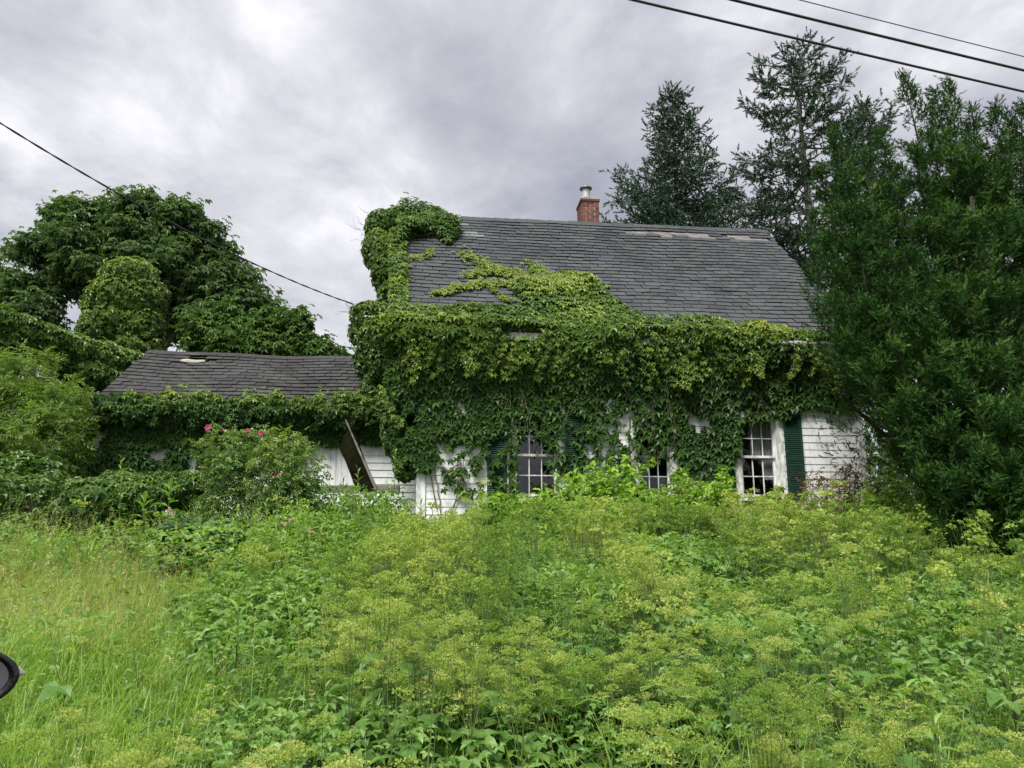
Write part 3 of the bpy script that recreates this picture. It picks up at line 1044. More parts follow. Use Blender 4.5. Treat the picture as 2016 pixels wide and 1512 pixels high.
def build_house_roof():
    deck = MB()
    x0, x1 = ROOF_X0 + 0.03, ROOF_X1 - 0.03
    nx, ny = 24, 12
    for side in (0, 1):
        vs, fs = [], []
        for j in range(ny + 1):
            for i in range(nx + 1):
                s = x0 + (x1 - x0) * i / nx
                t = ROOF_LEN * j / ny
                h = house_sag(s - ROOF_X0, t) + 0.012
                d = -OVER + t * math.cos(SLOPE) - h * math.sin(SLOPE)
                z = EAVE_Z + t * math.sin(SLOPE) + h * math.cos(SLOPE)
                if side:
                    d = 2 * HW - d
                vs.append((s, d, z))
        m = len(vs)
        vs += [(a, b + (0.045 if not side else -0.045), c - 0.045) for a, b, c in vs]
        for j in range(ny):
            for i in range(nx):
                a = j * (nx + 1) + i
                q = (a, a + 1, a + nx + 2, a + nx + 1)
                fs.append(q if not side else q[::-1])
                q2 = tuple(m + k for k in q)
                fs.append(q2[::-1] if not side else q2)
        for i in range(nx):
            fs.append((i, m + i, m + i + 1, i + 1))
        for j in range(ny):
            for c in (0, nx):
                a, b = j * (nx + 1) + c, (j + 1) * (nx + 1) + c
                fs.append((a, b, m + b, m + a))
        deck.add(vs, fs)
    rf = deck.build('roof', MAT['shingle'], house)
    # bare sheathing where tabs have blown off below the ridge
    for (a, b, r0, r1) in MISSING:
        bare = MB()
        n = max(2, int((b - a) / 0.25))
        for i in range(n):
            sa, sb = a + (b - a) * i / n, a + (b - a) * (i + 1) / n
            y0, y1 = r0 * ROOF_LEN / 33, (r1 + 1) * ROOF_LEN / 33
            p = []
            for s, y in ((sa, y0), (sb, y0), (sb, y1), (sa, y1)):
                h = house_sag(s, y) + 0.024
                p.append((ROOF_X0 + s, -OVER + y * math.cos(SLOPE) - h * math.sin(SLOPE), EAVE_Z + y * math.sin(SLOPE) + h * math.cos(SLOPE)))
            bare.add(p, [(0, 1, 2, 3)])
        bare.build('bare_sheathing', MAT['bare'], rf)
    build_roof(house, (ROOF_X0, -OVER - 0.04 * math.cos(SLOPE), EAVE_Z - 0.04 * math.sin(SLOPE)), None, None, ROOF_X1 - ROOF_X0, SLOPE, ROOF_LEN + 0.02, 33, 0.335, MAT['shingle'],
               house_sag, MISSING, PATCHES, roof_visible, 300)
    # ridge caps
    cap = MB()
    n = 34
    for i in range(n):
        a = ROOF_X0 + (ROOF_X1 - ROOF_X0) * i / n
        b = ROOF_X0 + (ROOF_X1 - ROOF_X0) * (i + 1) / n + 0.04
        h0 = RIDGE_Z + 0.055 + rng.normal(0, 0.004)
        h1 = h0 + 0.012
        tz = 0.15
        vs = [(a, HW - tz, h1 - tz * 0.98), (b, HW - tz, h0 - tz * 0.98), (a, HW, h1), (b, HW, h0), (a, HW + tz, h1 - tz * 0.98), (b, HW + tz, h0 - tz * 0.98)]
        low = [(x, y, z - 0.012) for x, y, z in vs]
        cap.add(vs + low, [(0, 1, 3, 2), (2, 3, 5, 4), (6, 8, 9, 7), (8, 10, 11, 9), (0, 6, 7, 1), (4, 5, 11, 10), (1, 7, 9, 3), (3, 9, 11, 5), (0, 2, 8, 6), (2, 4, 10, 8)], rng.uniform(0.3, 0.7))
    cap.build('ridge_cap', MAT['shingle'], rf)
    # rake boards along both gables, front slope
    for x in (ROOF_X0 + 0.002, ROOF_X1 - 0.027):
        rb = MB()
        for sgn in (0, 1):
            d0, d1 = (-OVER, HW) if not sgn else (2 * HW + OVER, HW)
            rb.add([(x, d0, EAVE_Z - 0.17), (x + 0.025, d0, EAVE_Z - 0.17), (x + 0.025, d1, RIDGE_Z - 0.17), (x, d1, RIDGE_Z - 0.17),
                    (x, d0, EAVE_Z - 0.05), (x + 0.025, d0, EAVE_Z - 0.05), (x + 0.025, d1, RIDGE_Z - 0.05), (x, d1, RIDGE_Z - 0.05)],
                   [(0, 3, 2, 1), (4, 5, 6, 7), (0, 1, 5, 4), (1, 2, 6, 5), (2, 3, 7, 6), (3, 0, 4, 7)])
        rb.build('rake_board', MAT['trim'], house)


def roof_cell(px0, px1, py0, py1):
    """photo rectangle on the house roof -> (along0, along1, row0, row1)"""
    s0, t0 = roof_local(px0, py1)
    s1, t1 = roof_local(px1, py0)
    e = ROOF_LEN / 33
    return float(s0) - ROOF_X0, float(s1) - ROOF_X0, int(round(float(t0) / e)), int(round(float(t1) / e))


def cell(px0, px1, row0, row1):
    e = ROOF_LEN / 33
    py = project(roof_world(4.0, row0 * e))[1]
    s0, s1 = roof_local(px0, py)[0], roof_local(px1, py)[0]
    return float(s0) - ROOF_X0, float(s1) - ROOF_X0, row0, row1


MISSING = [cell(1225, 1345, 30, 30), cell(1295, 1320, 29, 29), cell(1345, 1405, 29, 30), cell(1425, 1475, 30, 30), cell(1440, 1500, 29, 29),
           cell(868, 892, 30, 30), cell(930, 952, 31, 31)]
PATCHES = [cell(908, 962, 26, 26), cell(912, 945, 27, 27), cell(800, 818, 11, 12), cell(905, 935, 30, 30)]
build_house_roof()


# ---- chimney of single bricks
def build_chimney():
    cw, cdp = 0.43, 0.56
    s_c = float(to_house(at_y(1153, 420, 17.9))[0])
    x0, y0 = s_c - cw / 2, HW + 0.14
    zb = RIDGE_Z - 0.5
    top = RIDGE_Z + 0.74
    core = MB()
    core.box((x0 + 0.008, y0 + 0.008, zb), (x0 + cw - 0.008, y0 + cdp - 0.008, top - 0.065))
    ch = core.build('chimney', MAT['mortar'], house)
    course, bh, bl, bw, j = 0.0725, 0.058, 0.202, 0.100, 0.014
    bm = {}

    def brick(L, W):
        key = (round(L, 3), round(W, 3))
        if key not in bm:
            bm[key] = [MB().box((0, 0, 0), (L, W, bh), t=(k + 0.5) / 5).mesh('brick', MAT['brick']) for k in range(5)]
        o = bpy.data.objects.new('brick', bm[key][int(rng.integers(0, 5))])
        COL.objects.link(o)
        o.parent = ch
        return o
    z = zb + 0.3
    r = 0
    while z < top - 0.06:
        crown = z > top - 0.06 - course
        gr = 0.022 if crown else 0.0
        ax0, ay0, ax1, ay1 = x0 - gr, y0 - gr, x0 + cw + gr, y0 + cdp + gr
        full_x = r % 2 == 0
        # front and back faces
        for yy in (ay0, ay1 - bw):
            a, b = (ax0, ax1) if full_x else (ax0 + bw + j, ax1 - bw - j)
            n = max(1, int(round((b - a) / (bl + j))))
            L = (b - a - (n - 1) * j) / n
            for i in range(n):
                o = brick(L, bw)
                o.location = (a + i * (L + j), yy + rng.normal(0, 0.0015), z)
        for xx in (ax0, ax1 - bw):
            a, b = (ay0 + bw + j, ay1 - bw - j) if full_x else (ay0, ay1)
            n = max(1, int(round((b - a) / (bl + j))))
            L = (b - a - (n - 1) * j) / n
            for i in range(n):
                o = brick(bw, L)
                o.location = (xx + rng.normal(0, 0.0015), a + i * (L + j), z)
        z += course
        r += 1
    tz = z
    MB().box((x0 - 0.01, y0 - 0.01, tz - 0.008), (x0 + cw + 0.01, y0 + cdp + 0.01, tz + 0.012)).build('mortar_cap', MAT['mortar'], ch)
    cx, cyy = s_c - 0.055, y0 + 0.22
    ft = MB()
    ft.tube([(cx, cyy, tz), (cx, cyy, tz + 0.09)], [0.135, 0.128], 20)
    ft.build('clay_tile', MAT['clay'], ch, smooth=False)
    fl = MB()
    fl.tube([(cx, cyy, tz + 0.085), (cx, cyy, tz + 0.10), (cx, cyy, tz + 0.101), (cx, cyy, tz + 0.33)], [0.145, 0.14, 0.102, 0.100], 20)
    fl.build('flue_pipe', MAT['zinc'], ch, smooth=False)
    cp = MB()
    cp.tube([(cx, cyy, tz + 0.345), (cx, cyy, tz + 0.375), (cx, cyy, tz + 0.415), (cx, cyy, tz + 0.43)], [0.155, 0.150, 0.07, 0.015], 20)
    for k in range(4):
        g = k * math.pi / 2 + 0.4
        cp.tube([(cx + 0.095 * math.cos(g), cyy + 0.095 * math.sin(g), tz + 0.31), (cx + 0.12 * math.cos(g), cyy + 0.12 * math.sin(g), tz + 0.36)], 0.007, 4)
    cp.build('flue_cap', MAT['zinc_dark'], ch, smooth=False)


build_chimney()

# ------------------------------------------------------------------ low side wing
SET = 1.3                                            # its front stands this far behind the house front
WW, WOV = 2.1, 0.25
p_el = to_house(on_plane(215, 785, H0 + NV * (SET - WOV), NV))
p_er = to_house(on_plane(700, 803, H0 + NV * (SET - WOV), NV))
p_rl = to_house(on_plane(292, 690, H0 + NV * (SET + WW), NV))
p_rr = to_house(on_plane(690, 707, H0 + NV * (SET + WW), NV))
WX0 = float(p_el[0]) - 0.25
WEZ = float((p_el[2] + p_er[2]) / 2)
WRZ = float((p_rl[2] + p_rr[2]) / 2)
WLEN = -0.02 - WX0
W0 = from_house([WX0, SET, 0])
wing = empty('house_wing', W0, YAW, 'low single storey wing joined to the left end of the white house, sagging dark roof', 'house wing')
WSL = math.atan2(WRZ - WEZ, WW + WOV)
WRL = math.hypot(WRZ - WEZ, WW + WOV)
WROOF_N = -NV * math.sin(WSL) + np.array([0, 0, 1.0]) * math.cos(WSL)
WROOF_P = from_house([WX0, SET - WOV, WEZ])
WING_VINE = [(120, 770), (240, 782), (330, 796), (450, 806), (580, 806), (700, 800), (760, 790), (760, 900), (120, 900)]


def wing_world(s, t, h=0.0):
    s, t = np.asarray(s, float), np.asarray(t, float)
    q = np.stack([WX0 + s, SET - WOV + t * math.cos(WSL) - h * math.sin(WSL), WEZ + t * math.sin(WSL) + h * math.cos(WSL)], -1)
    return from_house(q)


def wing_sag(x, y):
    return -0.04 * math.sin(math.pi * min(max(x / WLEN, 0), 1)) + 0.012 * math.sin(x * 2.9 + y) + 0.01 * math.sin(x * 1.3 - 2 * y)


def wing_visible(xc, yc):
    px, py = project(wing_world(xc, yc))
    if px > 700 or px < 205 or py < 690:
        return False
    return not in_poly(px, py, WING_VINE)


def build_wing():
    t = 0.10
    body = MB()
    dx0 = float(to_house(on_plane(398, 900, H0 + NV * SET, NV))[0]) - WX0
    dx1 = float(to_house(on_plane(432, 900, H0 + NV * SET, NV))[0]) - WX0
    body.box((0, 0, -0.6), (dx0, t, WEZ)).box((dx1, 0, -0.6), (WLEN, t, WEZ)).box((dx0, 0, 1.75), (dx1, t, WEZ))
    MB().box((0, 2 * WW - t, -0.6), (WLEN, 2 * WW, WEZ)).build('back_wall', MAT['paint'], wing)
    M = Matrix(((0, 0, 1, 0), (1, 0, 0, 0), (0, 1, 0, 0), (0, 0, 0, 1)))
    body.build('front_wall', MAT['interior'], wing)
    body = MB()
    body.prism([(t + .001, -0.6), (2 * WW - t - .001, -0.6), (2 * WW - t - .001, WEZ + 0.1), (WW, WRZ - 0.1), (t + .001, WEZ + 0.1)], t, M)
    body.build('gable_wall', MAT['interior'], wing)
    # vertical boards on the front, horizontal ones next to the house
    bx = 0.0
    split = float(to_house(on_plane(706, 900, H0 + NV * SET, NV))[0]) - WX0
    while bx < split - 0.02:
        wv = 0.105
        b = min(bx + wv, split)
        if not (b > dx0 and bx < dx1):
            mb = MB()
            yy = -0.018 + rng.normal(0, 0.0015)
            mb.box((bx + 0.002, yy, -0.2 + rng.normal(0, 0.008)), (b - 0.002, -0.001, WEZ - 0.05))
            mb.build('vertical_board', MAT['paint'], wing)
        bx += wv
    z = -0.1
    while z < WEZ - 0.1:
        mb = MB()
        mb.add([(split + .003, -0.024, z), (WLEN, -0.024, z), (WLEN, -0.005, z + 0.145), (split + .003, -0.005, z + 0.145), (split + .003, -0.001, z), (WLEN, -0.001, z), (WLEN, -0.001, z + 0.145), (split + .003, -0.001, z + 0.145)],
               [(0, 1, 2, 3), (0, 4, 5, 1), (3, 2, 6, 7), (0, 3, 7, 4), (1, 5, 6, 2)])
        mb.build('clapboard', MAT['paint'], wing)
        z += 0.135
    MB().box((-0.05, -WOV - 0.02, WEZ - 0.13), (WLEN - 0.02, -WOV, WEZ - 0.01)).build('fascia', MAT['greywood'], wing)
    # roof deck, with a hole torn open just under the ridge
    deck = MB()
    nx, ny = 30, 12
    hs0, ht0 = WHOLE[0], WHOLE[2]
    for side in (0, 1):
        vs, fs = [], []
        for j in range(ny + 1):
            for i in range(nx + 1):
                s = WLEN * i / nx
                tt = WRL * j / ny
                h = wing_sag(s, tt) + 0.010
                d = -WOV + tt * math.cos(WSL) - h * math.sin(WSL)
                zz = WEZ + tt * math.sin(WSL) + h * math.cos(WSL)
                vs.append((s, d if not side else 2 * WW - d, zz))
        m = len(vs)
        vs += [(a, b, c - 0.05) for a, b, c in vs]
        for j in range(ny):
            for i in range(nx):
                s, tt = WLEN * (i + .5) / nx, WRL * (j + .5) / ny
                if not side and WHOLE[0] < s < WHOLE[1] and WHOLE[2] < tt < WHOLE[3]:
                    continue
                a = j * (nx + 1) + i
                q = (a, a + 1, a + nx + 2, a + nx + 1)
                fs.append(q if not side else q[::-1])
                q2 = tuple(m + k for k in q)
                fs.append(q2[::-1] if not side else q2)
        for i in range(nx):
            fs.append((i, m + i, m + i + 1, i + 1))
        for j in range(ny):
            a, b = j * (nx + 1), (j + 1) * (nx + 1)
            fs.append((a, b, m + b, m + a))
        deck.add(vs, fs)
    rf = deck.build('roof', MAT['shingle_wing'], wing)
    e = WRL / 15
    miss = [(WHOLE[0] - 0.05, WHOLE[1] + 0.05, int(WHOLE[2] / e) - 1, int(WHOLE[3] / e))]
    build_roof(wing, (0, -WOV - 0.03 * math.cos(WSL), WEZ - 0.03 * math.sin(WSL)), None, None, WLEN - 0.02, WSL, WRL + 0.01, 15, 0.335, MAT['shingle_wing'], wing_sag, miss, [], wing_visible, 300)
    # pale torn plank and curled shingle edge at the hole
    a, b = WHOLE[0] - 0.03, WHOLE[1] - 0.02
    p = []
    w_ = b - a
    for f, dt, h in ((0.0, -0.10, 0.04), (0.30, -0.15, 0.036), (0.72, -0.16, 0.034), (1.0, -0.09, 0.035), (0.93, -0.02, 0.036), (0.6, -0.05, 0.036), (0.25, -0.01, 0.042), (0.06, -0.04, 0.045)):
        tt = WHOLE[2] + dt
        p.append((a + w_ * f, -WOV + tt * math.cos(WSL) - h * math.sin(WSL), WEZ + tt * math.sin(WSL) + h * math.cos(WSL)))
    pl = MB()
    n_ = len(p)
    pl.add(p + [(x, y, z - 0.02) for x, y, z in p], [tuple(range(n_)), tuple(range(n_, 2 * n_))[::-1]] + [(i_, n_ + i_, n_ + (i_ + 1) % n_, (i_ + 1) % n_) for i_ in range(n_)])
    pl.build('torn_plank', plain_mat('pale_bare_plank', (0.22, 0.20, 0.16), 0.8, col2=(0.42, 0.40, 0.33), var=0.2, scale=10), rf)
    cap = MB()
    n = 18
    for i in range(n):
        a, b = WLEN * i / n, WLEN * (i + 1) / n + 0.02
        h0 = WRZ + 0.045 + wing_sag((a + b) / 2, WRL)
        tz = 0.14
        k = math.tan(WSL)
        cap.add([(a, WW - tz, h0 + .01 - tz * k), (b, WW - tz, h0 - tz * k), (a, WW, h0 + .01), (b, WW, h0), (a, WW + tz, h0 + .01 - tz * k), (b, WW + tz, h0 - tz * k)],
                [(0, 1, 3, 2), (2, 3, 5, 4)], rng.uniform(0.2, 0.7))
    cap.build('ridge_cap', MAT['shingle_wing'], rf)


_h0 = to_house(on_plane(364, 706, WROOF_P, WROOF_N))
_h1 = to_house(on_plane(418, 700, WROOF_P, WROOF_N))
WHOLE = (float(_h0[0]) - WX0, float(_h1[0]) - WX0, WRL * 0.83, WRL * 0.93)
build_wing()


# ------------------------------------------------------------------ leaf prototypes (x right, y to the tip, z the upper face)
def leaflet(vs, fs, ang, L, Wd, fold=0.12, droop=0.15, base=(0, 0), full=False, z0=0.0):
    c, s = math.cos(ang), math.sin(ang)
    if full == 'mid':
        pts = [(0, 0, 0), (-0.34 * Wd, 0.22 * L, 0.5 * fold * Wd), (-0.5 * Wd, 0.55 * L, fold * Wd - 0.04 * L), (0, L, -droop * L), (0.5 * Wd, 0.55 * L, fold * Wd - 0.04 * L), (0.34 * Wd, 0.22 * L, 0.5 * fold * Wd)]
        faces = [(0, 3, 2, 1), (0, 5, 4, 3)]
    elif full:
        k = 0.5 * Wd
        pts = [(0, 0, 0), (-0.62 * k, 0.17 * L, 0.6 * fold * k), (-k, 0.42 * L, fold * 2 * k - 0.02 * L), (-0.74 * k, 0.70 * L, 1.6 * fold * k - 0.07 * L), (0, L, -droop * L),
               (0.74 * k, 0.70 * L, 1.6 * fold * k - 0.07 * L), (k, 0.42 * L, fold * 2 * k - 0.02 * L), (0.62 * k, 0.17 * L, 0.6 * fold * k), (0, 0.5 * L, -0.12 * droop * L)]
        faces = [(0, 8, 2, 1), (8, 4, 3, 2), (0, 7, 6, 8), (8, 6, 5, 4)]
    else:
        pts = [(0, 0, 0), (-0.5 * Wd, 0.48 * L, fold * Wd), (0, L, -droop * L), (0.5 * Wd, 0.48 * L, fold * Wd)]
        faces = [(0, 2, 1), (0, 3, 2)]
    o = len(vs)
    for x, y, z in pts:
        vs.append((base[0] + x * c + y * s, base[1] - x * s + y * c, z0 + z))
    fs += [tuple(o + i for i in f) for f in faces]


def palmate(angs, lens, wd, full=False, fold=0.25, droop=0.25):
    vs, fs = [], []
    for a, l in zip(angs, lens):
        leaflet(vs, fs, R(a), l, wd * l, fold, droop, full=full)
    return proto(vs, fs)


CREEPER = palmate((-115, -58, 0, 58, 115), (0.62, 0.9, 1.0, 0.9, 0.62), 0.52)
CREEPER_FINE = palmate((-115, -58, 0, 58, 115), (0.62, 0.9, 1.0, 0.9, 0.62), 0.52, full=True)
CHESTNUT = palmate((-130, -85, -42, 0, 42, 85, 130), (0.5, 0.8, 0.95, 1.0, 0.95, 0.8, 0.5), 0.36, full=True, fold=0.2, droop=0.35)
CHESTNUT_FINE = palmate((-110, -52, 0, 52, 110), (0.65, 0.92, 1.0, 0.92, 0.65), 0.46, fold=0.2, droop=0.35)
TRIFOL = palmate((-75, 0, 75), (0.85, 1.0, 0.85), 0.62, full=True, fold=0.2, droop=0.22)
TRIFOL_MID = palmate((-75, 0, 75), (0.85, 1.0, 0.85), 0.62, full='mid', fold=0.2, droop=0.22)
TRIFOL_FAR = palmate((-75, 0, 75), (0.85, 1.0, 0.85), 0.66, fold=0.2, droop=0.22)
ROSE_LEAF = (lambda: (lambda vs, fs: ([leaflet(vs, fs, R(a), 0.42, 0.28, 0.25, 0.2, base=(0, b)) for a, b in ((-70, 0.15), (70, 0.15), (-65, 0.42), (65, 0.42), (0, 0.6))], proto(vs, fs))[1])([], []))()
LANCE = (lambda: (lambda vs, fs: (leaflet(vs, fs, 0, 1.0, 0.26, 0.2, 0.2, full=True), proto(vs, fs))[1])([], []))()
BROAD = (lambda: (lambda vs, fs: (leaflet(vs, fs, 0, 1.0, 0.42, 0.28, 0.18, full=True), proto(vs, fs))[1])([], []))()
LANCE_SPRIG = (lambda: (lambda vs, fs: ([leaflet(vs, fs, R(a), l, 0.13, 0.2, 0.15, base=(0, b)) for a, b, l in ((-55, 0.1, .42), (50, 0.2, .45), (-45, 0.35, .45), (48, 0.48, .42), (-35, 0.6, .38), (0, 0.68, .42))], proto(vs, fs))[1])([], []))()


def blade_proto(seg=3, w=0.02, bend=0.5, seed=0):
    vs, fs = [], []
    for i in range(seg + 1):
        t = i / seg
        y = t * (1 - 0.25 * bend * t)
        z = bend * t * t * 0.6
        wd = w * (1 - t ** 1.6) * 0.5
        zz = y
        if i < seg:
            vs += [(-wd, z, zz), (wd, z, zz)]
        else:
            vs.append((0, z, zz))
    for i in range(seg - 1):
        fs.append((2 * i, 2 * i + 1, 2 * i + 3, 2 * i + 2))
    fs.append((2 * (seg - 1), 2 * (seg - 1) + 1, 2 * seg))
    return proto(vs, fs)


def needle_spray(n, length, nl, nw, flat, seed):
    """a needled twig along +y"""
    g = np.random.default_rng(seed)
    vs, fs = [], []
    for i in range(n):
        t = (i + 0.5) / n
        y = t * length
        th = g.uniform(0, 2 * math.pi)
        out = np.array([math.cos(th), 0.0, math.sin(th) * flat])
        d = unit(out * 0.75 + np.array([0, 0.75, 0]))
        l = nl * (1 - 0.35 * t) * g.uniform(0.8, 1.2)
        side = unit(np.cross(d, g.normal(size=3)))
        b = np.array([0, y, 0])
        o = len(vs)
        vs += [tuple(b - side * nw * .5), tuple(b + side * nw * .5), tuple(b + d * l)]
        fs.append((o, o + 1, o + 2))
    o = len(vs)
    vs += [(-nw * .6, length * .8, 0), (nw * .6, length * .8, 0), (0, length + nl * .6, 0)]
    fs.append((o, o + 1, o + 2))
    return proto(vs, fs)


# ------------------------------------------------------------------ creepers
def hang_on(P, N, size, tint, jitter=0.55, down=1.0):
    """orientation for leaves that lie against a surface with their tips hanging down"""
    n = len(P)
    nn = unit(N + np.array([0, 0, 0.35]) + rng.normal(0, jitter * 0.6, (n, 3)))
    tt = np.tile(np.array([0, 0, -1.0]) * down, (n, 1)) + rng.normal(0, 0.45, (n, 3))
    return basis(nn, tt, size)


def sample_poly(poly, n, to_plane):
    xs, ys = [p[0] for p in poly], [p[1] for p in poly]
    px = rng.uniform(min(xs), max(xs), n)
    py = rng.uniform(min(ys), max(ys), n)
    ok = in_poly(px, py, poly)
    return px[ok], py[ok]


def build_house_creeper():
    loc = from_house([0.3, -0.2, 0])
    root = empty('creeper', loc, 0, 'creeper blanketing the front wall, eaves and left gable of the white house', 'creeper')
    AP, AM, AT = [], [], []

    def put(P, N, size, tint, **k):
        AP.append(P); AM.append(hang_on(P, N, size, tint, **k)); AT.append(np.clip(tint, 0, 1))

    # ---- front wall curtain
    A = [(765, 652), (1640, 668), (1700, 700), (1697, 800), (1668, 806), (1640, 812), (1600, 800), (1565, 803), (1540, 814), (1500, 806), (1450, 816), (1438, 835), (1436, 905), (1418, 925), (1400, 905),
         (1375, 930), (1340, 915), (1330, 880), (1322, 838), (1290, 822), (1237, 818), (1225, 850), (1190, 860), (1172, 905), (1140, 930), (1110, 925), (1095, 880), (1060, 850), (1020, 830), (1003, 868),
         (962, 868), (935, 880), (915, 872), (895, 893), (862, 890), (848, 925), (820, 945), (788, 930), (765, 860)]
    n = 25000
    px, py = sample_poly(A, n, None)
    lay = rng.random(len(px))
    bil = 0.5 * vnoise(px * 0.012, py * 0.02, 1.0, 21) + 0.5 * vnoise(px * 0.05, py * 0.06, 1.0, 22)
    top = np.clip((790 - py) / 120, 0, 1)
    d = -(0.04 + 0.16 * top * top + lay ** 0.8 * (0.07 + 0.34 * bil * (0.20 + top)))
    pl = wall_pt(px, py, 0.0)
    q = np.stack([pl[:, 0], d, pl[:, 2]], -1)
    thin = 0.55 * vnoise(q[:, 0], q[:, 2], 4.5, 8) + 0.45 * vnoise(q[:, 0], q[:, 2], 13.0, 18)
    thr = np.clip((py - 745) / 90, 0, 1) * 0.50
    okk = rng.random(len(px)) < np.clip((thin - thr + 0.10) / 0.14, 0.0, 1)
    for poly, keepf in (([(1160, 760), (1250, 760), (1240, 870), (1160, 880)], 0.30), ([(1440, 780), (1560, 790), (1560, 830), (1440, 830)], 0.40), ([(1013, 818), (1104, 828), (1104, 990), (1013, 990)], 0.34), ([(1080, 818), (1104, 818), (1104, 990), (1080, 990)], 0.6), ([(1028, 800), (1090, 800), (1095, 840), (1028, 840)], 0.30),
                        ([(996, 812), (1014, 812), (1014, 990), (996, 990)], 0.22), ([(1245, 838), (1328, 838), (1325, 915), (1248, 915)], 0.40), ([(1240, 806), (1330, 806), (1330, 818), (1240, 818)], 0.3), ([(860, 855), (960, 850), (955, 905), (860, 905)], 0.28), ([(950, 862), (1000, 862), (1000, 985), (950, 985)], 0.10), ([(1108, 850), (1165, 860), (1165, 930), (1108, 930)], 0.4), ([(1104, 850), (1170, 870), (1170, 935), (1104, 935)], 0.45), ([(1165, 820), (1240, 820), (1240, 935), (1165, 935)], 0.35), ([(1330, 870), (1440, 880), (1440, 935), (1330, 935)], 0.5)):
        okk &= ~in_poly(px, py, poly) | (rng.random(len(px)) < keepf)
    q, px, py, lay = q[okk], px[okk], py[okk], lay[okk]
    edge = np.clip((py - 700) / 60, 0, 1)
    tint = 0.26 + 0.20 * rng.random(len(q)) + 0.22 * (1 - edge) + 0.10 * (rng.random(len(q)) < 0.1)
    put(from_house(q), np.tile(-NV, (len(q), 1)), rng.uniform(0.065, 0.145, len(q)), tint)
    # thinner growth over the windows and the pale boards
    for poly, m in (([(1240, 818), (1332, 825), (1325, 905), (1250, 905)], 40), ([(1012, 810), (1106, 810), (1106, 868), (1012, 868)], 30), ([(1070, 860), (1110, 860), (1110, 930), (1080, 930)], 22), ([(1240, 812), (1332, 812), (1330, 872), (1244, 872)], 26), ([(860, 900), (960, 872), (945, 985), (872, 965)], 40),
                    ([(955, 868), (1000, 870), (1000, 985), (955, 960)], 10), ([(1165, 850), (1240, 850), (1240, 930), (1170, 930)], 25), ([(1000, 880), (1016, 880), (1016, 980), (1000, 980)], 16),
                    ([(1430, 820), (1455, 820), (1452, 900), (1432, 900)], 40), ([(1330, 890), (1440, 900), (1430, 960), (1340, 940)], 60), ([(1460, 800), (1560, 800), (1550, 826), (1470, 828)], 30)):
        a, b = sample_poly(poly, m * 2, None)
        pl = wall_pt(a, b, 0.0)
        q = np.stack([pl[:, 0], -0.07 - rng.random(len(a)) * 0.1, pl[:, 2]], -1)
        put(from_house(q), np.tile(-NV, (len(q), 1)), rng.uniform(0.07, 0.15, len(q)), 0.22 + 0.3 * rng.random(len(q)))
    # ---- eave cornice: the growth rolls over the gutter and up on to the roof edge
    EL = []
    sx = -0.6
    while sx < 7.75:
        big = 0.66 + 0.60 * math.exp(-((sx - 5.9) / 0.45) ** 2) + rng.normal(0, 0.12)
        if 6.35 < sx < 7.35:
            big = 0.42
        elif 4.7 < sx < 5.1:
            big = 0.6
        for dd, dz in ((-OVER + 0.03, 0.05), (-OVER + 0.00, -0.10), (-OVER + 0.06, -0.26), (-OVER + 0.12, -0.42)):
            r = rng.uniform(0.08, 0.24) * max(big, 0.3)
            c = from_house([sx + rng.normal(0, 0.10), dd + rng.normal(0, 0.06), EAVE_Z + dz + rng.normal(0, 0.08)])
            EL.append((*c, r * rng.uniform(1.0, 1.7), r * 0.8, r * rng.uniform(0.7, 1.3)))
        sx += 0.19
    for _ in range(80):
        x0, zt, L = rng.uniform(-0.3, 7.7), EAVE_Z + rng.uniform(-0.35, 0.02), rng.uniform(0.2, 0.75)
        m = int(50 * L)
        f = rng.random(m)
        q = np.stack([x0 + 0.12 * np.sin(f * 3 + x0) + rng.normal(0, 0.035, m), -OVER - 0.16 + 0.16 * f + rng.normal(0, 0.03, m), zt - L * f], -1)
        put(from_house(q), np.tile(-NV, (m, 1)), rng.uniform(0.04, 0.085, m), rng.uniform(0.35, 0.75) + 0.2 * rng.random(m))
    P, N = shell(EL, 9500, 0.6, 0.6)
    P = P + rng.normal(0, 0.03, P.shape)
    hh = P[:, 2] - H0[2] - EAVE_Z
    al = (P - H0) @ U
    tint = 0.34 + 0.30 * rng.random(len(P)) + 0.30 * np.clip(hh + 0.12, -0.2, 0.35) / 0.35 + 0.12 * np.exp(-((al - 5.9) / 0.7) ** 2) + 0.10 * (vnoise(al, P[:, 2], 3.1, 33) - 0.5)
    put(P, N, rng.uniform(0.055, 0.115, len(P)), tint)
    # yellow-green trailers that hang in front of the dark wall
    for (x0, y0), (x1, y1), m in (((1345, 700), (1352, 760), 60), ((1352, 715), (1372, 745), 40), ((1480, 690), (1495, 740), 70), ((1610, 690), (1625, 725), 50), ((920, 700), (930, 730), 50), ((745, 760), (790, 840), 40), ((1190, 690), (1200, 715), 40), ((1030, 690), (1040, 715), 40)):
        t = rng.random(m)
        a = x0 + (x1 - x0) * t + rng.normal(0, 7, m); b = y0 + (y1 - y0) * t + rng.normal(0, 5, m)
        pl = wall_pt(a, b, -0.45)
        put(from_house(pl), np.tile(-NV, (m, 1)), rng.uniform(0.05, 0.09, m), 0.55 + 0.3 * rng.random(m))
    # ---- patch climbing the roof slope and its runners
    def roof_patch(poly, m, t0, t1, hmax=0.22, size=(0.06, 0.12)):
        a, b = sample_poly(poly, m, None)
        s_, t_ = roof_local(a, b)
        h = 0.05 + rng.random(len(a)) * hmax * (0.3 + 0.7 * vnoise(s_, t_, 2.4, 77))
        P = roof_world(s_, t_, h)
        put(P, np.tile(ROOF_N, (len(P), 1)), rng.uniform(*size, len(P)), t0 + (t1 - t0) * rng.random(len(P)) + 0.12 * (vnoise(s_, t_, 3.5, 5) - 0.5))
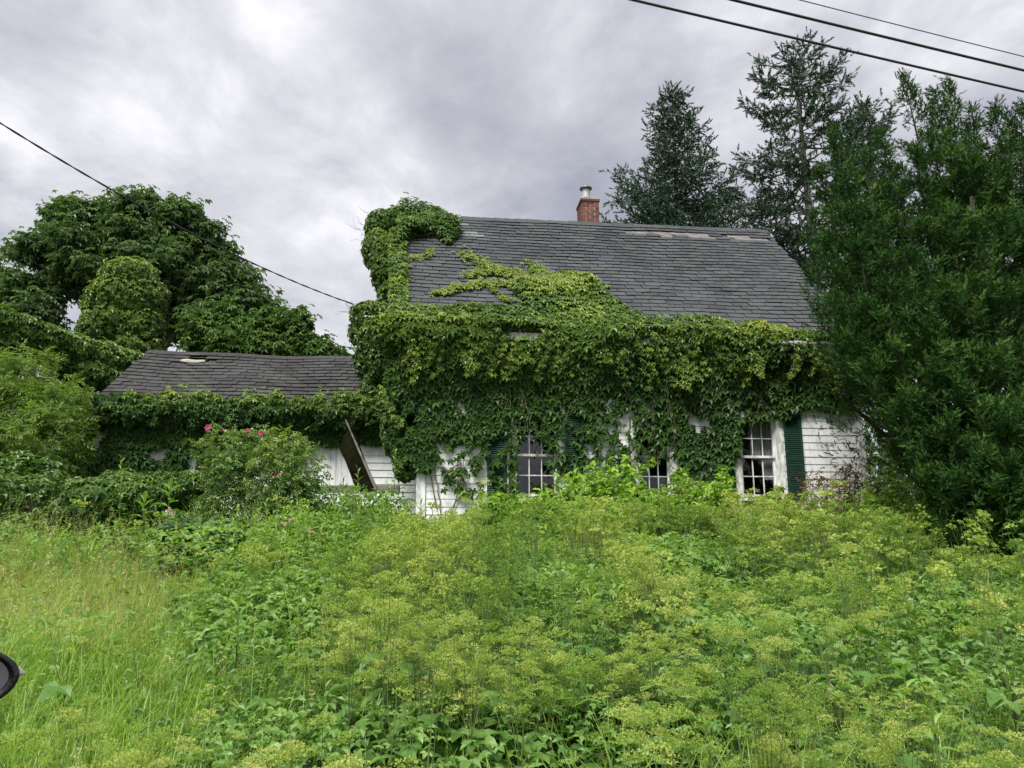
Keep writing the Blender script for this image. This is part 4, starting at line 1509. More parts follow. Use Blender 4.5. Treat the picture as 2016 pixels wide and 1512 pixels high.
    roof_patch(ROOF_VINE, 6200, 0.40, 0.82)
    roof_patch([(1035, 600), (1030, 570), (1045, 540), (1080, 556), (1110, 545), (1160, 556), (1180, 580), (1150, 590), (1090, 600)], 1500, 0.72, 0.95, 0.28)
    roof_patch([(940, 660), (955, 640), (1000, 650), (1000, 662)], 500, 0.45, 0.75)
    roof_patch([(1395, 664), (1440, 655), (1470, 645), (1530, 646), (1570, 660), (1610, 668)], 900, 0.55, 0.9)
    roof_patch([(1320, 662), (1345, 650), (1400, 664)], 250, 0.45, 0.75)
    roof_patch([(785, 415), (850, 420), (892, 440), (908, 466), (882, 486), (852, 468), (800, 476), (785, 500)], 2600, 0.36, 0.75, 0.42)
    roof_patch([(770, 470), (800, 475), (797, 540), (803, 600), (812, 655), (770, 655)], 1900, 0.42, 0.85, 0.25)
    roof_patch([(780, 648), (850, 646), (930, 648), (1010, 650), (1100, 655), (1330, 655), (1395, 652), (1440, 650), (1520, 660), (1520, 690), (780, 690)], 3600, 0.40, 0.82, 0.20)
    roof_patch([(768, 630), (840, 636), (870, 655), (768, 660)], 600, 0.45, 0.8, 0.25)
    stems = MB()
    for line, m, w in (([(905, 500), (945, 522), (985, 537), (1030, 560), (1075, 585)], 330, 9), ([(868, 582), (905, 570), (950, 563), (1000, 565), (1040, 572)], 300, 7), ([(915, 548), (960, 540), (1000, 538), (1040, 556)], 230, 7),
                       ([(1038, 520), (1060, 540), (1100, 552)], 130, 7), ([(803, 513), (825, 513), (843, 508), (847, 499)], 60, 4), ([(962, 570), (985, 590), (1008, 600)], 60, 4), ([(790, 500), (800, 520), (797, 545), (806, 560)], 60, 4), ([(850, 585), (870, 580), (890, 585)], 40, 4)):
        L = np.array(line, float)
        t = np.sort(rng.random(m)) * (len(L) - 1)
        i = np.minimum(t.astype(int), len(L) - 2)
        c = L[i] + (L[i + 1] - L[i]) * (t - i)[:, None] + rng.normal(0, 1, (m, 2)) * np.array([w, w * 0.45])
        s_, t_ = roof_local(c[:, 0], c[:, 1])
        P = roof_world(s_, t_, 0.05 + rng.random(m) * 0.07)
        put(P, np.tile(ROOF_N, (m, 1)), rng.uniform(0.05, 0.085, m), 0.72 + 0.25 * rng.random(m))
        s_, t_ = roof_local(L[:, 0], L[:, 1])
        stems.tube(roof_world(s_, t_, 0.05), 0.005, 4)
    # ---- gable mass: billows sticking out beyond the rake
    GL = [(752, 448, 36, 40, 17.4), (790, 436, 40, 34, 17.2), (830, 448, 42, 32, 17.0), (868, 462, 32, 22, 16.8), (890, 472, 16, 12, 16.7), (745, 492, 34, 46, 16.8), (762, 540, 32, 48, 16.2), (772, 590, 30, 42, 15.4), (760, 500, 30, 40, 16.4),
          (782, 628, 30, 34, 14.6), (735, 628, 48, 38, 14.9), (716, 616, 26, 24, 14.9), (742, 672, 42, 44, 14.6), (727, 712, 30, 44, 14.7), (760, 715, 38, 50, 14.1), (745, 772, 36, 48, 14.5), (775, 668, 28, 44, 13.7), (752, 830, 26, 44, 14.5), (780, 760, 26, 50, 13.6),
          (790, 690, 24, 40, 13.35), (795, 480, 24, 24, 16.8), (786, 505, 22, 32, 16.6), (788, 545, 22, 36, 16.0), (792, 592, 22, 38, 15.2), (800, 632, 20, 30, 14.4), (840, 436, 56, 32, 17.0), (880, 462, 34, 22, 16.8), (775, 850, 24, 50, 13.6), (800, 912, 26, 36, 13.25), (700, 655, 14, 24, 14.8)]
    lumps = [px_lump(*g) for g in GL]
    P, N = shell(lumps, 12500, 0.8, 0.68)
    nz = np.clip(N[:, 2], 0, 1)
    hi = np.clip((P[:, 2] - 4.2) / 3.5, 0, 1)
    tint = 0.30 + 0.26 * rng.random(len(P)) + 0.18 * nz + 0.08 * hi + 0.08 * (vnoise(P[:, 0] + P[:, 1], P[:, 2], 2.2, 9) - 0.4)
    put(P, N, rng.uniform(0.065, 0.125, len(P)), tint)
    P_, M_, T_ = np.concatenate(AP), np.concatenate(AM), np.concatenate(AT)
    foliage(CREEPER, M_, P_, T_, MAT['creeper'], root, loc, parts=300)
    # ---- woody stems up the boards, bare whips against the sky
    for line in ([(868, 1030), (866, 985), (858, 940), (855, 905)], [(880, 1040), (884, 1015), (900, 985), (903, 940), (900, 905)], [(884, 1035), (890, 1000), (905, 975), (910, 930), (915, 895)], [(940, 1000), (920, 965), (908, 930), (905, 900)],
                 [(872, 945), (885, 925), (905, 912)], [(925, 890), (945, 870), (955, 850)], [(1003, 980), (1004, 930), (1009, 880), (1003, 820)], [(1009, 985), (1012, 930), (1005, 890), (1012, 840), (1022, 790)], [(1055, 900), (1062, 865), (1055, 830), (1075, 790)],
                 [(1235, 940), (1240, 900), (1236, 850), (1242, 815)], [(1290, 905), (1300, 880), (1330, 875), (1350, 900)], [(860, 1000), (852, 960), (848, 925)]):
        L = np.array(line, float)
        f = np.linspace(0, len(L) - 1, 10)
        xx = np.interp(f, range(len(L)), L[:, 0]) + rng.normal(0, 1.3, 10)
        yy = np.interp(f, range(len(L)), L[:, 1])
        stems.tube(from_house(wall_pt(xx, yy, -0.055)), list(np.linspace(0.013, 0.007, 10)), 5)
    for _ in range(46):
        p0 = lumps[int(rng.choice([0, 0, 1, 5, 6, 8, 10, 11, 13, 15, 22]))]
        a = np.array(p0[:3]) + np.array([-p0[3] * rng.uniform(0.5, 1.0), -0.1, p0[5] * rng.uniform(-0.5, 0.9)])
        d = np.array([rng.uniform(-1, -0.1), rng.uniform(-0.3, 0.3), rng.uniform(-0.4, 0.7)])
        L = rng.uniform(0.2, 0.6)
        pts = [a + d * L * t + np.array([0, 0, 1]) * (0.25 * t * t * L * rng.uniform(-1, 1)) + rng.normal(0, 0.015, 3) for t in np.linspace(0, 1, 6)]
        stems.tube(pts, list(np.linspace(0.005, 0.0025, 6)), 3)
    for _ in range(30):
        x, y = rng.uniform(850, 1600), rng.uniform(720, 820)
        q = wall_pt(np.linspace(x, x + rng.uniform(-30, 30), 7), np.linspace(y, y + rng.uniform(20, 70), 7), -0.36)
        q = q + rng.normal(0, 0.015, q.shape)
        stems.tube(from_house(q), 0.004, 3)
    stems.build('stem', MAT['vine_stem'], root, off=loc)['kind'] = 'stuff'


build_house_creeper()


def lump_creeper(name, label, loc, GL, n, parts, tint0=0.34, tspan=0.28, top=0.2, size=(0.065, 0.125), extra=None):
    root = empty(name, loc, 0, label, 'creeper')
    LL = [px_lump(*g) for g in GL]
    P, N = shell(LL, n, 0.68, 0.6)
    P = P + rng.normal(0, 0.03, P.shape)
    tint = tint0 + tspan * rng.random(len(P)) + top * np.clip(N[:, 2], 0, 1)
    M = hang_on(P, N, rng.uniform(*size, len(P)), tint)
    if extra is not None:
        for (p2, n2, s2, t2) in extra:
            P = np.concatenate([P, p2]); M = np.concatenate([M, hang_on(p2, n2, s2, t2)]); tint = np.concatenate([tint, t2])
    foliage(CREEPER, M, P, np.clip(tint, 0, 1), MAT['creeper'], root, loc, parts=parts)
    return root


def wing_wall_pt(px, py, d):
    return to_house(on_plane(px, py, H0 + NV * (SET + d), NV))


def build_wing_creeper():
    ex = []
    A = [(150, 795), (235, 782), (330, 796), (450, 806), (580, 806), (690, 803), (765, 806), (765, 868), (735, 875), (690, 868), (660, 880), (625, 872), (590, 900), (500, 905), (420, 910), (405, 945), (380, 925), (330, 935), (250, 940), (150, 945)]
    px, py = sample_poly(A, 8500, None)
    pl = wing_wall_pt(px, py, 0.0)
    top = np.clip((850 - py) / 50, 0, 1)
    d = SET - (0.05 + rng.random(len(px)) * (0.12 + 0.28 * top))
    thin = 0.55 * vnoise(pl[:, 0], pl[:, 2], 4.0, 15) + 0.45 * vnoise(pl[:, 0], pl[:, 2], 12.0, 16)
    ok = rng.random(len(px)) < np.clip((thin - 0.40 * np.clip((py - 830) / 60, 0, 1) + 0.10) / 0.14, 0, 1)
    q = np.stack([pl[:, 0], d, pl[:, 2]], -1)[ok]
    t = 0.24 + 0.22 * rng.random(len(q))
    ex.append((from_house(q), np.tile(-NV, (len(q), 1)), rng.uniform(0.07, 0.135, len(q)), t))
    # growth along the eave, in uneven billows
    EL = []
    sx = WX0 - 0.3
    while sx < 0.1:
        for dd, dz in ((SET - WOV - 0.05, 0.02), (SET - WOV - 0.12, -0.15), (SET - WOV - 0.04, -0.32)):
            r = rng.uniform(0.09, 0.20)
            c = from_house([sx + rng.normal(0, 0.07), dd + rng.normal(0, 0.04), WEZ + dz + rng.normal(0, 0.05)])
            EL.append((*c, r * rng.uniform(1.0, 1.5), r * 0.8, r * rng.uniform(0.7, 1.0)))
        sx += 0.19
    P, N = shell(EL, 5500, 0.7, 0.6)
    hh = P[:, 2] - H0[2] - WEZ
    ex.append((P, N, rng.uniform(0.05, 0.105, len(P)), 0.32 + 0.30 * rng.random(len(P)) + 0.28 * np.clip(hh + 0.12, -0.2, 0.3) / 0.3))
    m = 420
    q = np.stack([rng.uniform(WX0 + 0.4, -0.1, m), SET - WOV - 0.05 + rng.uniform(-0.1, 0.25, m), np.full(m, 0.0)], -1)
    q[:, 2] = WEZ + (q[:, 1] - SET + WOV) * math.tan(WSL) + 0.06 + 0.22 * rng.random(m) ** 2
    q = q[vnoise(q[:, 0], q[:, 1] * 0, 5.0, 44) > 0.5]
    ex.append((from_house(q), np.tile(WROOF_N, (len(q), 1)), rng.uniform(0.05, 0.09, len(q)), 0.6 + 0.3 * rng.random(len(q))))
    GL = [(165, 850, 26, 50, 14.6), (190, 800, 34, 26, 14.5), (240, 792, 40, 16, 14.45), (175, 900, 26, 40, 14.6)]
    lump_creeper('creeper', 'creeper hanging along the eave and front of the low wing', from_house([WX0 + 1.5, SET - 0.2, 0]), GL, 2600, 200, extra=ex)


build_wing_creeper()
Yc = 17.0
root_m = lump_creeper('creeper', 'rounded yellow-green column of creeper standing above the wing roof', at_y(245, 700, Yc),
                      [(255, 548, 58, 44, Yc), (243, 590, 72, 56, Yc), (290, 590, 38, 50, Yc), (232, 640, 74, 52, Yc), (282, 645, 40, 52, Yc), (195, 650, 42, 36, Yc - .2), (262, 690, 62, 40, Yc), (200, 610, 40, 30, Yc)], 9500, 120, 0.42, 0.26, 0.28)
stk = MB()
b0 = at_y(250, 760, Yc + 0.3)
stk.box((b0[0] - 0.3, b0[1] - 0.2, 1.2), (b0[0] + 0.3, b0[1] + 0.4, at_y(250, 560, Yc + .3)[2]))
stk.build('chimney_core', MAT['mortar'], root_m, off=at_y(245, 700, Yc))
lump_creeper('creeper', 'long sloping bank of creeper running down from the left frame edge to the wing', at_y(110, 730, 15.0),
             [(-60, 618, 60, 40, 13.6), (-10, 632, 52, 34, 13.8), (40, 652, 50, 34, 14.1), (90, 672, 50, 34, 14.4), (140, 690, 50, 36, 14.8), (190, 706, 50, 36, 15.2), (235, 718, 42, 34, 15.5), (255, 715, 30, 26, 15.6), (170, 735, 50, 34, 15.0), (215, 748, 32, 28, 15.2), (110, 708, 40, 30, 14.6), (20, 672, 50, 26, 14.0)], 8500, 150, 0.36, 0.28, 0.2)
lump_creeper('creeper', 'dark mound of creeper low in front of the wing, left of the rose bush', at_y(210, 1040, 11.2),
             [(215, 985, 92, 44, 11.2), (160, 1005, 48, 34, 11.0), (275, 985, 50, 38, 11.1), (320, 965, 50, 34, 11.6), (235, 962, 54, 34, 11.6), (370, 965, 46, 34, 11.8)], 4200, 100, 0.28, 0.26, 0.22)


# ------------------------------------------------------------------ trees
def trunk_mesh(name, pts, radii, mat, parent, loc, sides=10):
    return MB().tube(pts, radii, sides).build(name, mat, parent, smooth=True, off=loc)


def build_broadleaf(name, label, base, lobes, clumps_per, leaf, mat, n_leaf, size, parts, limbs=9, trunk_r=0.28, clump_r=(0.5, 0.9), tint=(0.2, 0.5), group=None, droop=0.9):
    loc = np.asarray(base, float)
    root = empty(name, loc, 0, label, 'tree', group)
    L = [px_lump(g[0], g[1] + (26 if g[1] < 520 else 0), *g[2:]) for g in lobes]
    cl = []
    for l in L:
        m = max(4, int(clumps_per * (l[3] * l[5])))
        d = rnd_dirs(m)
        r = rng.uniform(0.0, 1.12, m) ** 0.45
        for i in range(m):
            c = np.array(l[:3]) + d[i] * r[i] * np.array(l[3:])
            k = rng.uniform(*clump_r)
            cl.append((*c, k, k, k * 0.62))
    P, N = shell(cl, n_leaf, 0.2, 0.0)
    P = P + rng.normal(0, 0.15, P.shape)
    up = np.clip(N[:, 2], -0.3, 1)
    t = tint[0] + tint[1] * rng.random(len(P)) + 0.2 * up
    nn = unit(N * 0.55 + np.array([0, 0, 0.8]) + rng.normal(0, 0.35, (len(P), 3)))
    tt = N * 0.8 + np.array([0, 0, -droop]) + rng.normal(0, 0.3, (len(P), 3))
    M = basis(nn, tt, rng.uniform(*size, len(P)))
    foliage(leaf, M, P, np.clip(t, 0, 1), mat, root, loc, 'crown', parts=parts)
    top = max(c[2] for c in cl)
    cx, cyy = np.mean([c[0] for c in cl]), np.mean([c[1] for c in cl])
    tr = MB()
    tr.tube([loc, loc + np.array([0.05, 0, 1.2]), np.array([(loc[0] + cx) / 2, (loc[1] + cyy) / 2, (loc[2] + top) / 2]), np.array([cx, cyy, loc[2] + (top - loc[2]) * 0.8])], [trunk_r * 1.25, trunk_r, trunk_r * 0.7, trunk_r * 0.15], 10)
    for _ in range(limbs):
        l = cl[int(rng.integers(len(cl)))]
        f = rng.uniform(0.25, 0.6)
        a = np.array([loc[0] + (cx - loc[0]) * f, loc[1] + (cyy - loc[1]) * f, loc[2] + (top - loc[2]) * f * 0.8])
        b = np.array(l[:3])
        mid = (a + b) / 2 + np.array([0, 0, 0.3]) + rng.normal(0, 0.15, 3)
        tr.tube([a, mid, b], [trunk_r * 0.42, trunk_r * 0.26, trunk_r * 0.08], 6)
    tr.build('trunk', MAT['bark'], root, smooth=True, off=loc)
    return root


YT = 21.5
build_broadleaf('chestnut_tree', 'big dark green chestnut tree with a domed crown behind the wing', (at_y(285, 700, YT)[0], YT, 1.5),
                [(340, 600, 70, 70, YT + .6), (320, 640, 60, 60, YT + .4), (150, 425, 50, 36, YT), (230, 395, 80, 40, YT), (320, 410, 80, 45, YT), (300, 470, 110, 80, YT), (180, 470, 110, 80, YT), (60, 660, 110, 70, YT + .5), (170, 670, 100, 60, YT + .5), (300, 670, 90, 60, YT + .5), (75, 520, 65, 60, YT), (60, 580, 80, 70, YT), (110, 470, 62, 50, YT), (430, 545, 60, 60, YT), (470, 590, 60, 50, YT), (330, 420, 70, 40, YT), (420, 480, 45, 45, YT), (250, 480, 150, 105, YT), (240, 500, 110, 80, YT + .5), (230, 430, 80, 50, YT), (130, 540, 110, 90, YT + .3), (330, 550, 110, 90, YT + .3), (150, 470, 95, 85, YT), (330, 455, 95, 60, YT), (370, 500, 70, 70, YT), (105, 560, 95, 85, YT), (200, 600, 150, 100, YT), (370, 600, 130, 110, YT - .3), (60, 610, 70, 70, YT), (440, 620, 90, 80, YT - .5),
                 (505, 600, 55, 35, YT), (455, 515, 45, 22, YT), (195, 415, 60, 40, YT), (400, 445, 38, 32, YT), (155, 395, 28, 24, YT), (270, 410, 55, 35, YT), (30, 660, 60, 60, YT)], 2.7, CHESTNUT_FINE, MAT['chestnut'], 29000, (0.11, 0.20), 300, 5, 0.26, (0.28, 0.62), (0.15, 0.6))
YT2 = 19.5
build_broadleaf('young_tree', 'lighter green leafy tree low behind the ridge of the wing', (at_y(500, 700, YT2)[0], YT2, 1.5),
                [(590, 690, 50, 30, YT2), (500, 690, 70, 40, YT2), (560, 670, 60, 35, YT2), (650, 708, 26, 12, YT2), (410, 640, 60, 50, YT2), (480, 640, 70, 45, YT2), (540, 655, 55, 45, YT2), (570, 635, 38, 22, YT2), (400, 685, 80, 40, YT2), (540, 700, 70, 35, YT2), (625, 700, 30, 18, YT2)], 6.0, CHESTNUT_FINE, MAT['ash'], 7000, (0.11, 0.20), 120, 9, 0.14, (0.2, 0.4), (0.2, 0.55))
YT3 = 30.0
build_broadleaf('distant_tree', 'thin pale grey-green tree at the left edge behind the chestnut', (at_y(-10, 700, YT3)[0], YT3, 1.5),
                [(0, 540, 40, 55, YT3), (-60, 600, 70, 80, YT3), (10, 610, 30, 50, YT3), (-90, 540, 60, 60, YT3)], 0.9, CREEPER, MAT['ash'], 1300, (0.12, 0.22), 0, 14, 0.16, (0.5, 0.8))


def build_spruce(label, base, top_z, profile, whorl, nbr, fol_from, sub_gap, spray_n, seed, droop=0.15, rad=0.22, tint0=0.25, lean=(0, 0), skip=0.0, up_tip=0.5, bark='bark_grey', max_spray=99999, len_px=(0.26, 0.42)):
    """profile: list of (height fraction, branch length left, branch length right) read off the silhouette"""
    g = np.random.default_rng(seed)
    loc = np.asarray(base, float)
    root = empty('spruce_tree', loc, 0, label, 'tree')
    H = top_z - loc[2]
    tr = MB()
    hh = np.linspace(0, 1, 9)
    pts = [loc + np.array([lean[0] * f * f, lean[1] * f * f, H * f]) for f in hh]
    tr.tube(pts, [rad * (1 - f) ** 0.8 + 0.012 for f in hh], 9)
    tr.build('trunk', MAT[bark], root, smooth=True, off=loc)
    br = MB()
    SP_, SD_, SU_ = [], [], []
    z = profile[0][0] * H
    fr = [p[0] for p in profile]
    while z < H * 0.985:
        f = z / H
        lL = np.interp(f, fr, [p[1] for p in profile])
        lR = np.interp(f, fr, [p[2] for p in profile])
        nb = nbr if f < 0.85 else max(4, nbr - 1)
        a0 = g.uniform(0, 6.28)
        for k in range(nb):
            if g.random() < skip:
                continue
            a = a0 + 2 * math.pi * k / nb + g.normal(0, 0.25)
            dx, dy = math.cos(a), math.sin(a)
            Ln = ((lR if dx > 0 else lL) * abs(dx) + 0.5 * (lL + lR) * (1 - abs(dx))) * g.uniform(0.55, 1.15)
            if Ln < 0.1:
                continue
            b0 = loc + np.array([lean[0] * f * f, lean[1] * f * f, z])
            pts = []
            ang0 = 0.25 - 0.55 * (1 - f) * droop / 0.15 * 0.5 + g.normal(0, 0.08)
            for t in np.linspace(0, 1, 7):
                zz = math.tan(ang0) * t * Ln * (1 - 0.6 * t) - droop * Ln * math.sin(math.pi * t * 0.85) + up_tip * 0.28 * Ln * t ** 3
                side = 0.06 * Ln * math.sin(t * 3 + k)
                pts.append(b0 + np.array([dx * Ln * t - dy * side, dy * Ln * t + dx * side, zz]))
            pts = np.array(pts)
            br.tube(pts, list(np.linspace(0.012 + 0.012 * Ln, 0.004, 7)), 4)
            m = max(3, int(Ln / sub_gap))
            for i in range(m):
                t = fol_from + (1 - fol_from) * (i + g.random()) / m
                ii = min(int(t * 6), 5)
                c = pts[ii] + (pts[ii + 1] - pts[ii]) * (t * 6 - ii)
                tang = unit(pts[ii + 1] - pts[ii])
                for sgn in (-1, 1):
                    lat = np.array([-dy * sgn, dx * sgn, 0.0])
                    d = unit(tang * 0.75 + lat * 0.75 + np.array([0, 0, g.normal(0.05, 0.25)]))
                    sl_ = (0.55 * Ln * (1 - 0.75 * t) * (0.35 + t) + 0.12) * g.uniform(0.6, 1.1)
                    q = max(1, int(sl_ / 0.16))
                    for j in range(q):
                        SP_.append(c + d * sl_ * (j + 0.3 * g.random()) / q + g.normal(0, 0.02, 3))
                        SD_.append(unit(d + g.normal(0, 0.25, 3)))
                SP_.append(c); SD_.append(unit(tang + g.normal(0, 0.2, 3)))
            SP_.append(pts[-1]); SD_.append(unit(pts[-1] - pts[-2]))
        z += whorl * (1.0 if f < 0.8 else 0.7) * g.uniform(0.8, 1.2)
    for t in np.linspace(0.93, 1.0, 10):
        SP_.append(loc + np.array([lean[0] * t * t, lean[1] * t * t, H * t])); SD_.append(unit(np.array([g.normal(0, 0.5), g.normal(0, 0.5), 1.0])))
    br.build('branch', MAT[bark], root, off=loc)['kind'] = 'stuff'
    P, D = np.array(SP_), np.array(SD_)
    if len(P) > max_spray:
        pick = g.choice(len(P), max_spray, replace=False)
        P, D = P[pick], D[pick]
    n = len(P)
    sp = needle_spray(spray_n, 0.8, 0.32, 0.11, 0.9, seed)
    M = basis(g.normal(0, 1, (n, 3)), D, g.uniform(*len_px, n))
    t = tint0 + 0.4 * g.random(n) + 0.15 * np.clip(D[:, 2], 0, 1)
    foliage(sp, M, P, np.clip(t, 0, 1), MAT['spruce'], root, loc, 'needles')
    return root


YS1, YS2 = 23.0, 24.5
p_t1 = at_y(1322, 172, YS1)
build_spruce('dense conical blue-green spruce behind the roof, right of the brick chimney', (p_t1[0], YS1, 1.5), p_t1[2] - 0.05,
             [(0.24, 3.2, 3.6), (0.45, 3.0, 3.4), (0.56, 2.7, 3.0), (0.66, 2.5, 2.3), (0.74, 1.9, 1.8), (0.80, 1.15, 1.35), (0.86, 0.80, 0.95), (0.93, 0.7, 0.7), (1.0, 0.3, 0.3)], 0.44, 8, 0.08, 0.18, 10, 3, 0.16, 0.2, 0.22, bark='bark', max_spray=27000, len_px=(0.30, 0.50), skip=0.05)
p_t2 = at_y(1556, 72, YS2)
build_spruce('tall thin spruce with an open crown and bare trunk behind the right roof end', (p_t2[0] + 0.2, YS2, 1.5), p_t2[2] - 0.45,
             [(0.30, 4.0, 3.0), (0.46, 3.8, 2.8), (0.56, 3.4, 3.0), (0.62, 2.8, 3.2), (0.70, 2.5, 3.1), (0.77, 1.8, 2.7), (0.82, 1.4, 1.9), (0.88, 1.7, 1.75), (0.94, 1.5, 1.4), (0.98, 1.0, 1.0), (1.0, 0.6, 0.6)], 0.62, 7, 0.40, 0.20, 12, 9, 0.14, 0.24, 0.20, lean=(-0.15, 0), skip=0.14, up_tip=0.9, max_spray=13500, len_px=(0.28, 0.46))
p_t3 = at_y(1700, 250, 26.0)
build_spruce('smaller spruce half hidden between the tall spruce and the big yew', (at_y(1716, 440, 26)[0], 26.0, 1.5), at_y(1716, 195, 26)[2],
             [(0.3, 2.2, 2.0), (0.6, 1.8, 1.5), (0.85, 1.1, 0.9), (1.0, 0.2, 0.2)], 0.5, 6, 0.3, 0.28, 12, 15, 0.08, 0.2, 0.2, skip=0.1, up_tip=0.9, max_spray=7000)


def build_yew():
    base = np.array([7.3, 11.6, float(ground_z(7.3, 11.6))])
    root = empty('yew_tree', base, 0, 'massive dark green yew with many upright feathery tops at the right of the house', 'tree')
    g = np.random.default_rng(77)
    # upright plumes: photo pixel of the tip, distance, length (m), radius (m)
    tips = [(1778, 148, 11.6), (1840, 178, 11.4), (1868, 160, 11.9), (1735, 262, 11.2), (1700, 300, 10.9), (1668, 330, 10.7), (1640, 250, 11.4), (1915, 215, 11.6), (1960, 205, 11.3), (1985, 228, 11.8), (2010, 205, 11.5), (2050, 190, 11.6), (2100, 200, 11.3),
            (1620, 330, 11.2), (1600, 420, 10.9), (1630, 470, 10.5), (1660, 420, 10.6), (1690, 480, 10.2), (1720, 420, 10.4), (1760, 350, 10.8), (1800, 300, 10.8), (1830, 260, 11.0), (1880, 290, 10.8), (1930, 320, 10.7), (1975, 320, 10.8), (2030, 300, 10.8), (2090, 310, 11.0),
            (1605, 530, 10.7), (1635, 590, 10.3), (1690, 655, 10.1), (1738, 715, 10.0), (1700, 600, 10.0), (1740, 560, 9.9), (1780, 500, 10.0), (1820, 440, 10.2), (1870, 420, 10.2), (1920, 430, 10.1), (1970, 430, 10.2), (2020, 420, 10.3), (2080, 440, 10.3), (1760, 680, 9.7), (1785, 800, 9.9), (1720, 720, 9.8), (1810, 600, 9.6), (1860, 560, 9.6), (1910, 560, 9.6), (1960, 560, 9.6), (2010, 560, 9.7), (2070, 580, 9.8),
            (1800, 850, 9.7), (1780, 790, 9.5), (1830, 730, 9.3), (1880, 690, 9.2), (1930, 690, 9.2), (1985, 690, 9.2), (2040, 690, 9.3), (1815, 860, 9.3), (1870, 830, 9.1), (1925, 800, 9.0), (1975, 800, 8.9), (2030, 800, 9.0), (1935, 900, 8.8), (1985, 900, 8.7), (2040, 900, 8.8), (1890, 930, 9.0), (1840, 930, 9.2), (1850, 950, 9.3), (2000, 960, 8.7)]
    back = []
    for (x, y, d) in tips[13:40]:
        back.append((x + g.uniform(20, 90), y + g.uniform(40, 120), d + g.uniform(1.0, 3.0)))
    SP_, SD_, RT = [], [], []
    wood = MB()
    core = base + np.array([0, 0, 0.5])
    for idx, (x, y, d) in enumerate(tips + back):
        tip = at_y(x, y, d)
        top = idx < 13
        edge = idx < len(tips) and x < 1560 + max(0, (y - 560)) * 0.62 + 130
        Lp = g.uniform(2.0, 2.8) if top else (g.uniform(0.8, 1.15) if edge else g.uniform(1.3, 1.8))
        radp = g.uniform(0.26, 0.36) if top else (g.uniform(0.30, 0.42) if edge else g.uniform(0.40, 0.55))
        out = unit(np.array([tip[0] - base[0], tip[1] - base[1], 0.0]))
        lean = out * g.uniform(0.1, 0.4) * (0.4 if top else 1.0)
        axis = unit(np.array([lean[0], lean[1], 1.0]))
        foot = tip - axis * Lp
        hub = np.array([base[0] + (foot[0] - base[0]) * 0.25, base[1] + (foot[1] - base[1]) * 0.25, max(base[2] + 0.5, foot[2] - 1.3)])
        wood.tube([hub, (hub + foot) / 2 + np.array([0, 0, -0.15]), foot, tip], ([0.055, 0.045, 0.03, 0.004] if not edge else [0.03, 0.022, 0.014, 0.003]), 5)
        # feathery side shoots: each a tuft that sweeps out and up from the plume's axis
        ns = int(15 * Lp * (0.6 + radp))
        for q in range(ns):
            t = (q + g.random()) / ns
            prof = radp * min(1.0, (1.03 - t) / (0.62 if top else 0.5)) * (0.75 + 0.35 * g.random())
            a = g.uniform(0, 6.28)
            o = np.array([math.cos(a), math.sin(a), 0.0])
            b0 = foot + axis * Lp * t
            up_ = g.uniform(0.8, 1.7)
            e0 = b0 + o * prof + np.array([0, 0, prof * up_])
            m = int(12 + 30 * prof)
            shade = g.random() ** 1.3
            for i in range(m):
                w = g.random() ** 0.6
                c = b0 + (e0 - b0) * w
                c = c + g.normal(0, 0.05 * (1.3 - w), 3)
                dd = unit(unit(e0 - b0) + g.normal(0, 0.38, 3) + np.array([0, 0, 0.25]))
                SP_.append(c); SD_.append(dd)
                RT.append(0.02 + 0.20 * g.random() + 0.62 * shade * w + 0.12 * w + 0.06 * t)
        for j in range(22):
            SP_.append(tip - axis * 0.03 * j + g.normal(0, 0.012 + 0.002 * j, 3)); SD_.append(unit(axis + g.normal(0, .32, 3))); RT.append(0.5)
    # inner boughs that fill the body of the tree
    for cxx, cyy_, czz, rx_, ry_, rz_, m in ((7.0, 11.6, 3.6, 2.3, 1.8, 2.2, 2600), (7.6, 11.8, 5.6, 2.1, 1.6, 1.6, 1900), (5.6, 11.4, 4.6, 1.1, 1.0, 1.6, 1000), (8.6, 11.4, 4.2, 1.6, 1.5, 2.4, 1500), (7.2, 10.6, 2.6, 1.6, 1.2, 1.0, 1300)):
        dq = rnd_dirs(m) * (g.random((m, 1)) ** 0.4)
        for q in dq:
            SP_.append(np.array([cxx + q[0] * rx_, cyy_ + q[1] * ry_, czz + q[2] * rz_]))
            SD_.append(unit(q * 0.5 + np.array([0, 0, 0.6]) + g.normal(0, 0.3, 3)))
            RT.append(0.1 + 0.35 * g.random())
    P, D, T = np.array(SP_), np.array(SD_), np.array(RT)
    sprays = [needle_spray(9, 0.85, 0.44, 0.10, 0.35, 200 + k) for k in range(2)]
    n = len(P)
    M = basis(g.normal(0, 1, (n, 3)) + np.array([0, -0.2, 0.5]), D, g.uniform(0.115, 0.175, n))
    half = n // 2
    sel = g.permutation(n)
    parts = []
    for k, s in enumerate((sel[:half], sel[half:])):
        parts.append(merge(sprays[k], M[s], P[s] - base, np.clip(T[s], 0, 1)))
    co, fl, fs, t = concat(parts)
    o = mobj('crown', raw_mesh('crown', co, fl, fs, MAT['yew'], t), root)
    o['kind'] = 'stuff'
    for k in range(7):
        a = g.uniform(0, 6.28)
        e = base + np.array([math.cos(a) * 1.2, math.sin(a) * 1.0, g.uniform(3.5, 5.5)])
        wood.tube([base + np.array([math.cos(a) * .15, math.sin(a) * .15, -0.1]), base + np.array([math.cos(a) * .4, math.sin(a) * .4, 1.6]), e], [0.14, 0.10, 0.03], 7)
    wood.build('trunk', plain_mat('dark_yew_bark', (0.018, 0.013, 0.010), 0.95, col2=(0.04, 0.03, 0.024), var=0.2, scale=12), root, smooth=True, off=base)


build_yew()


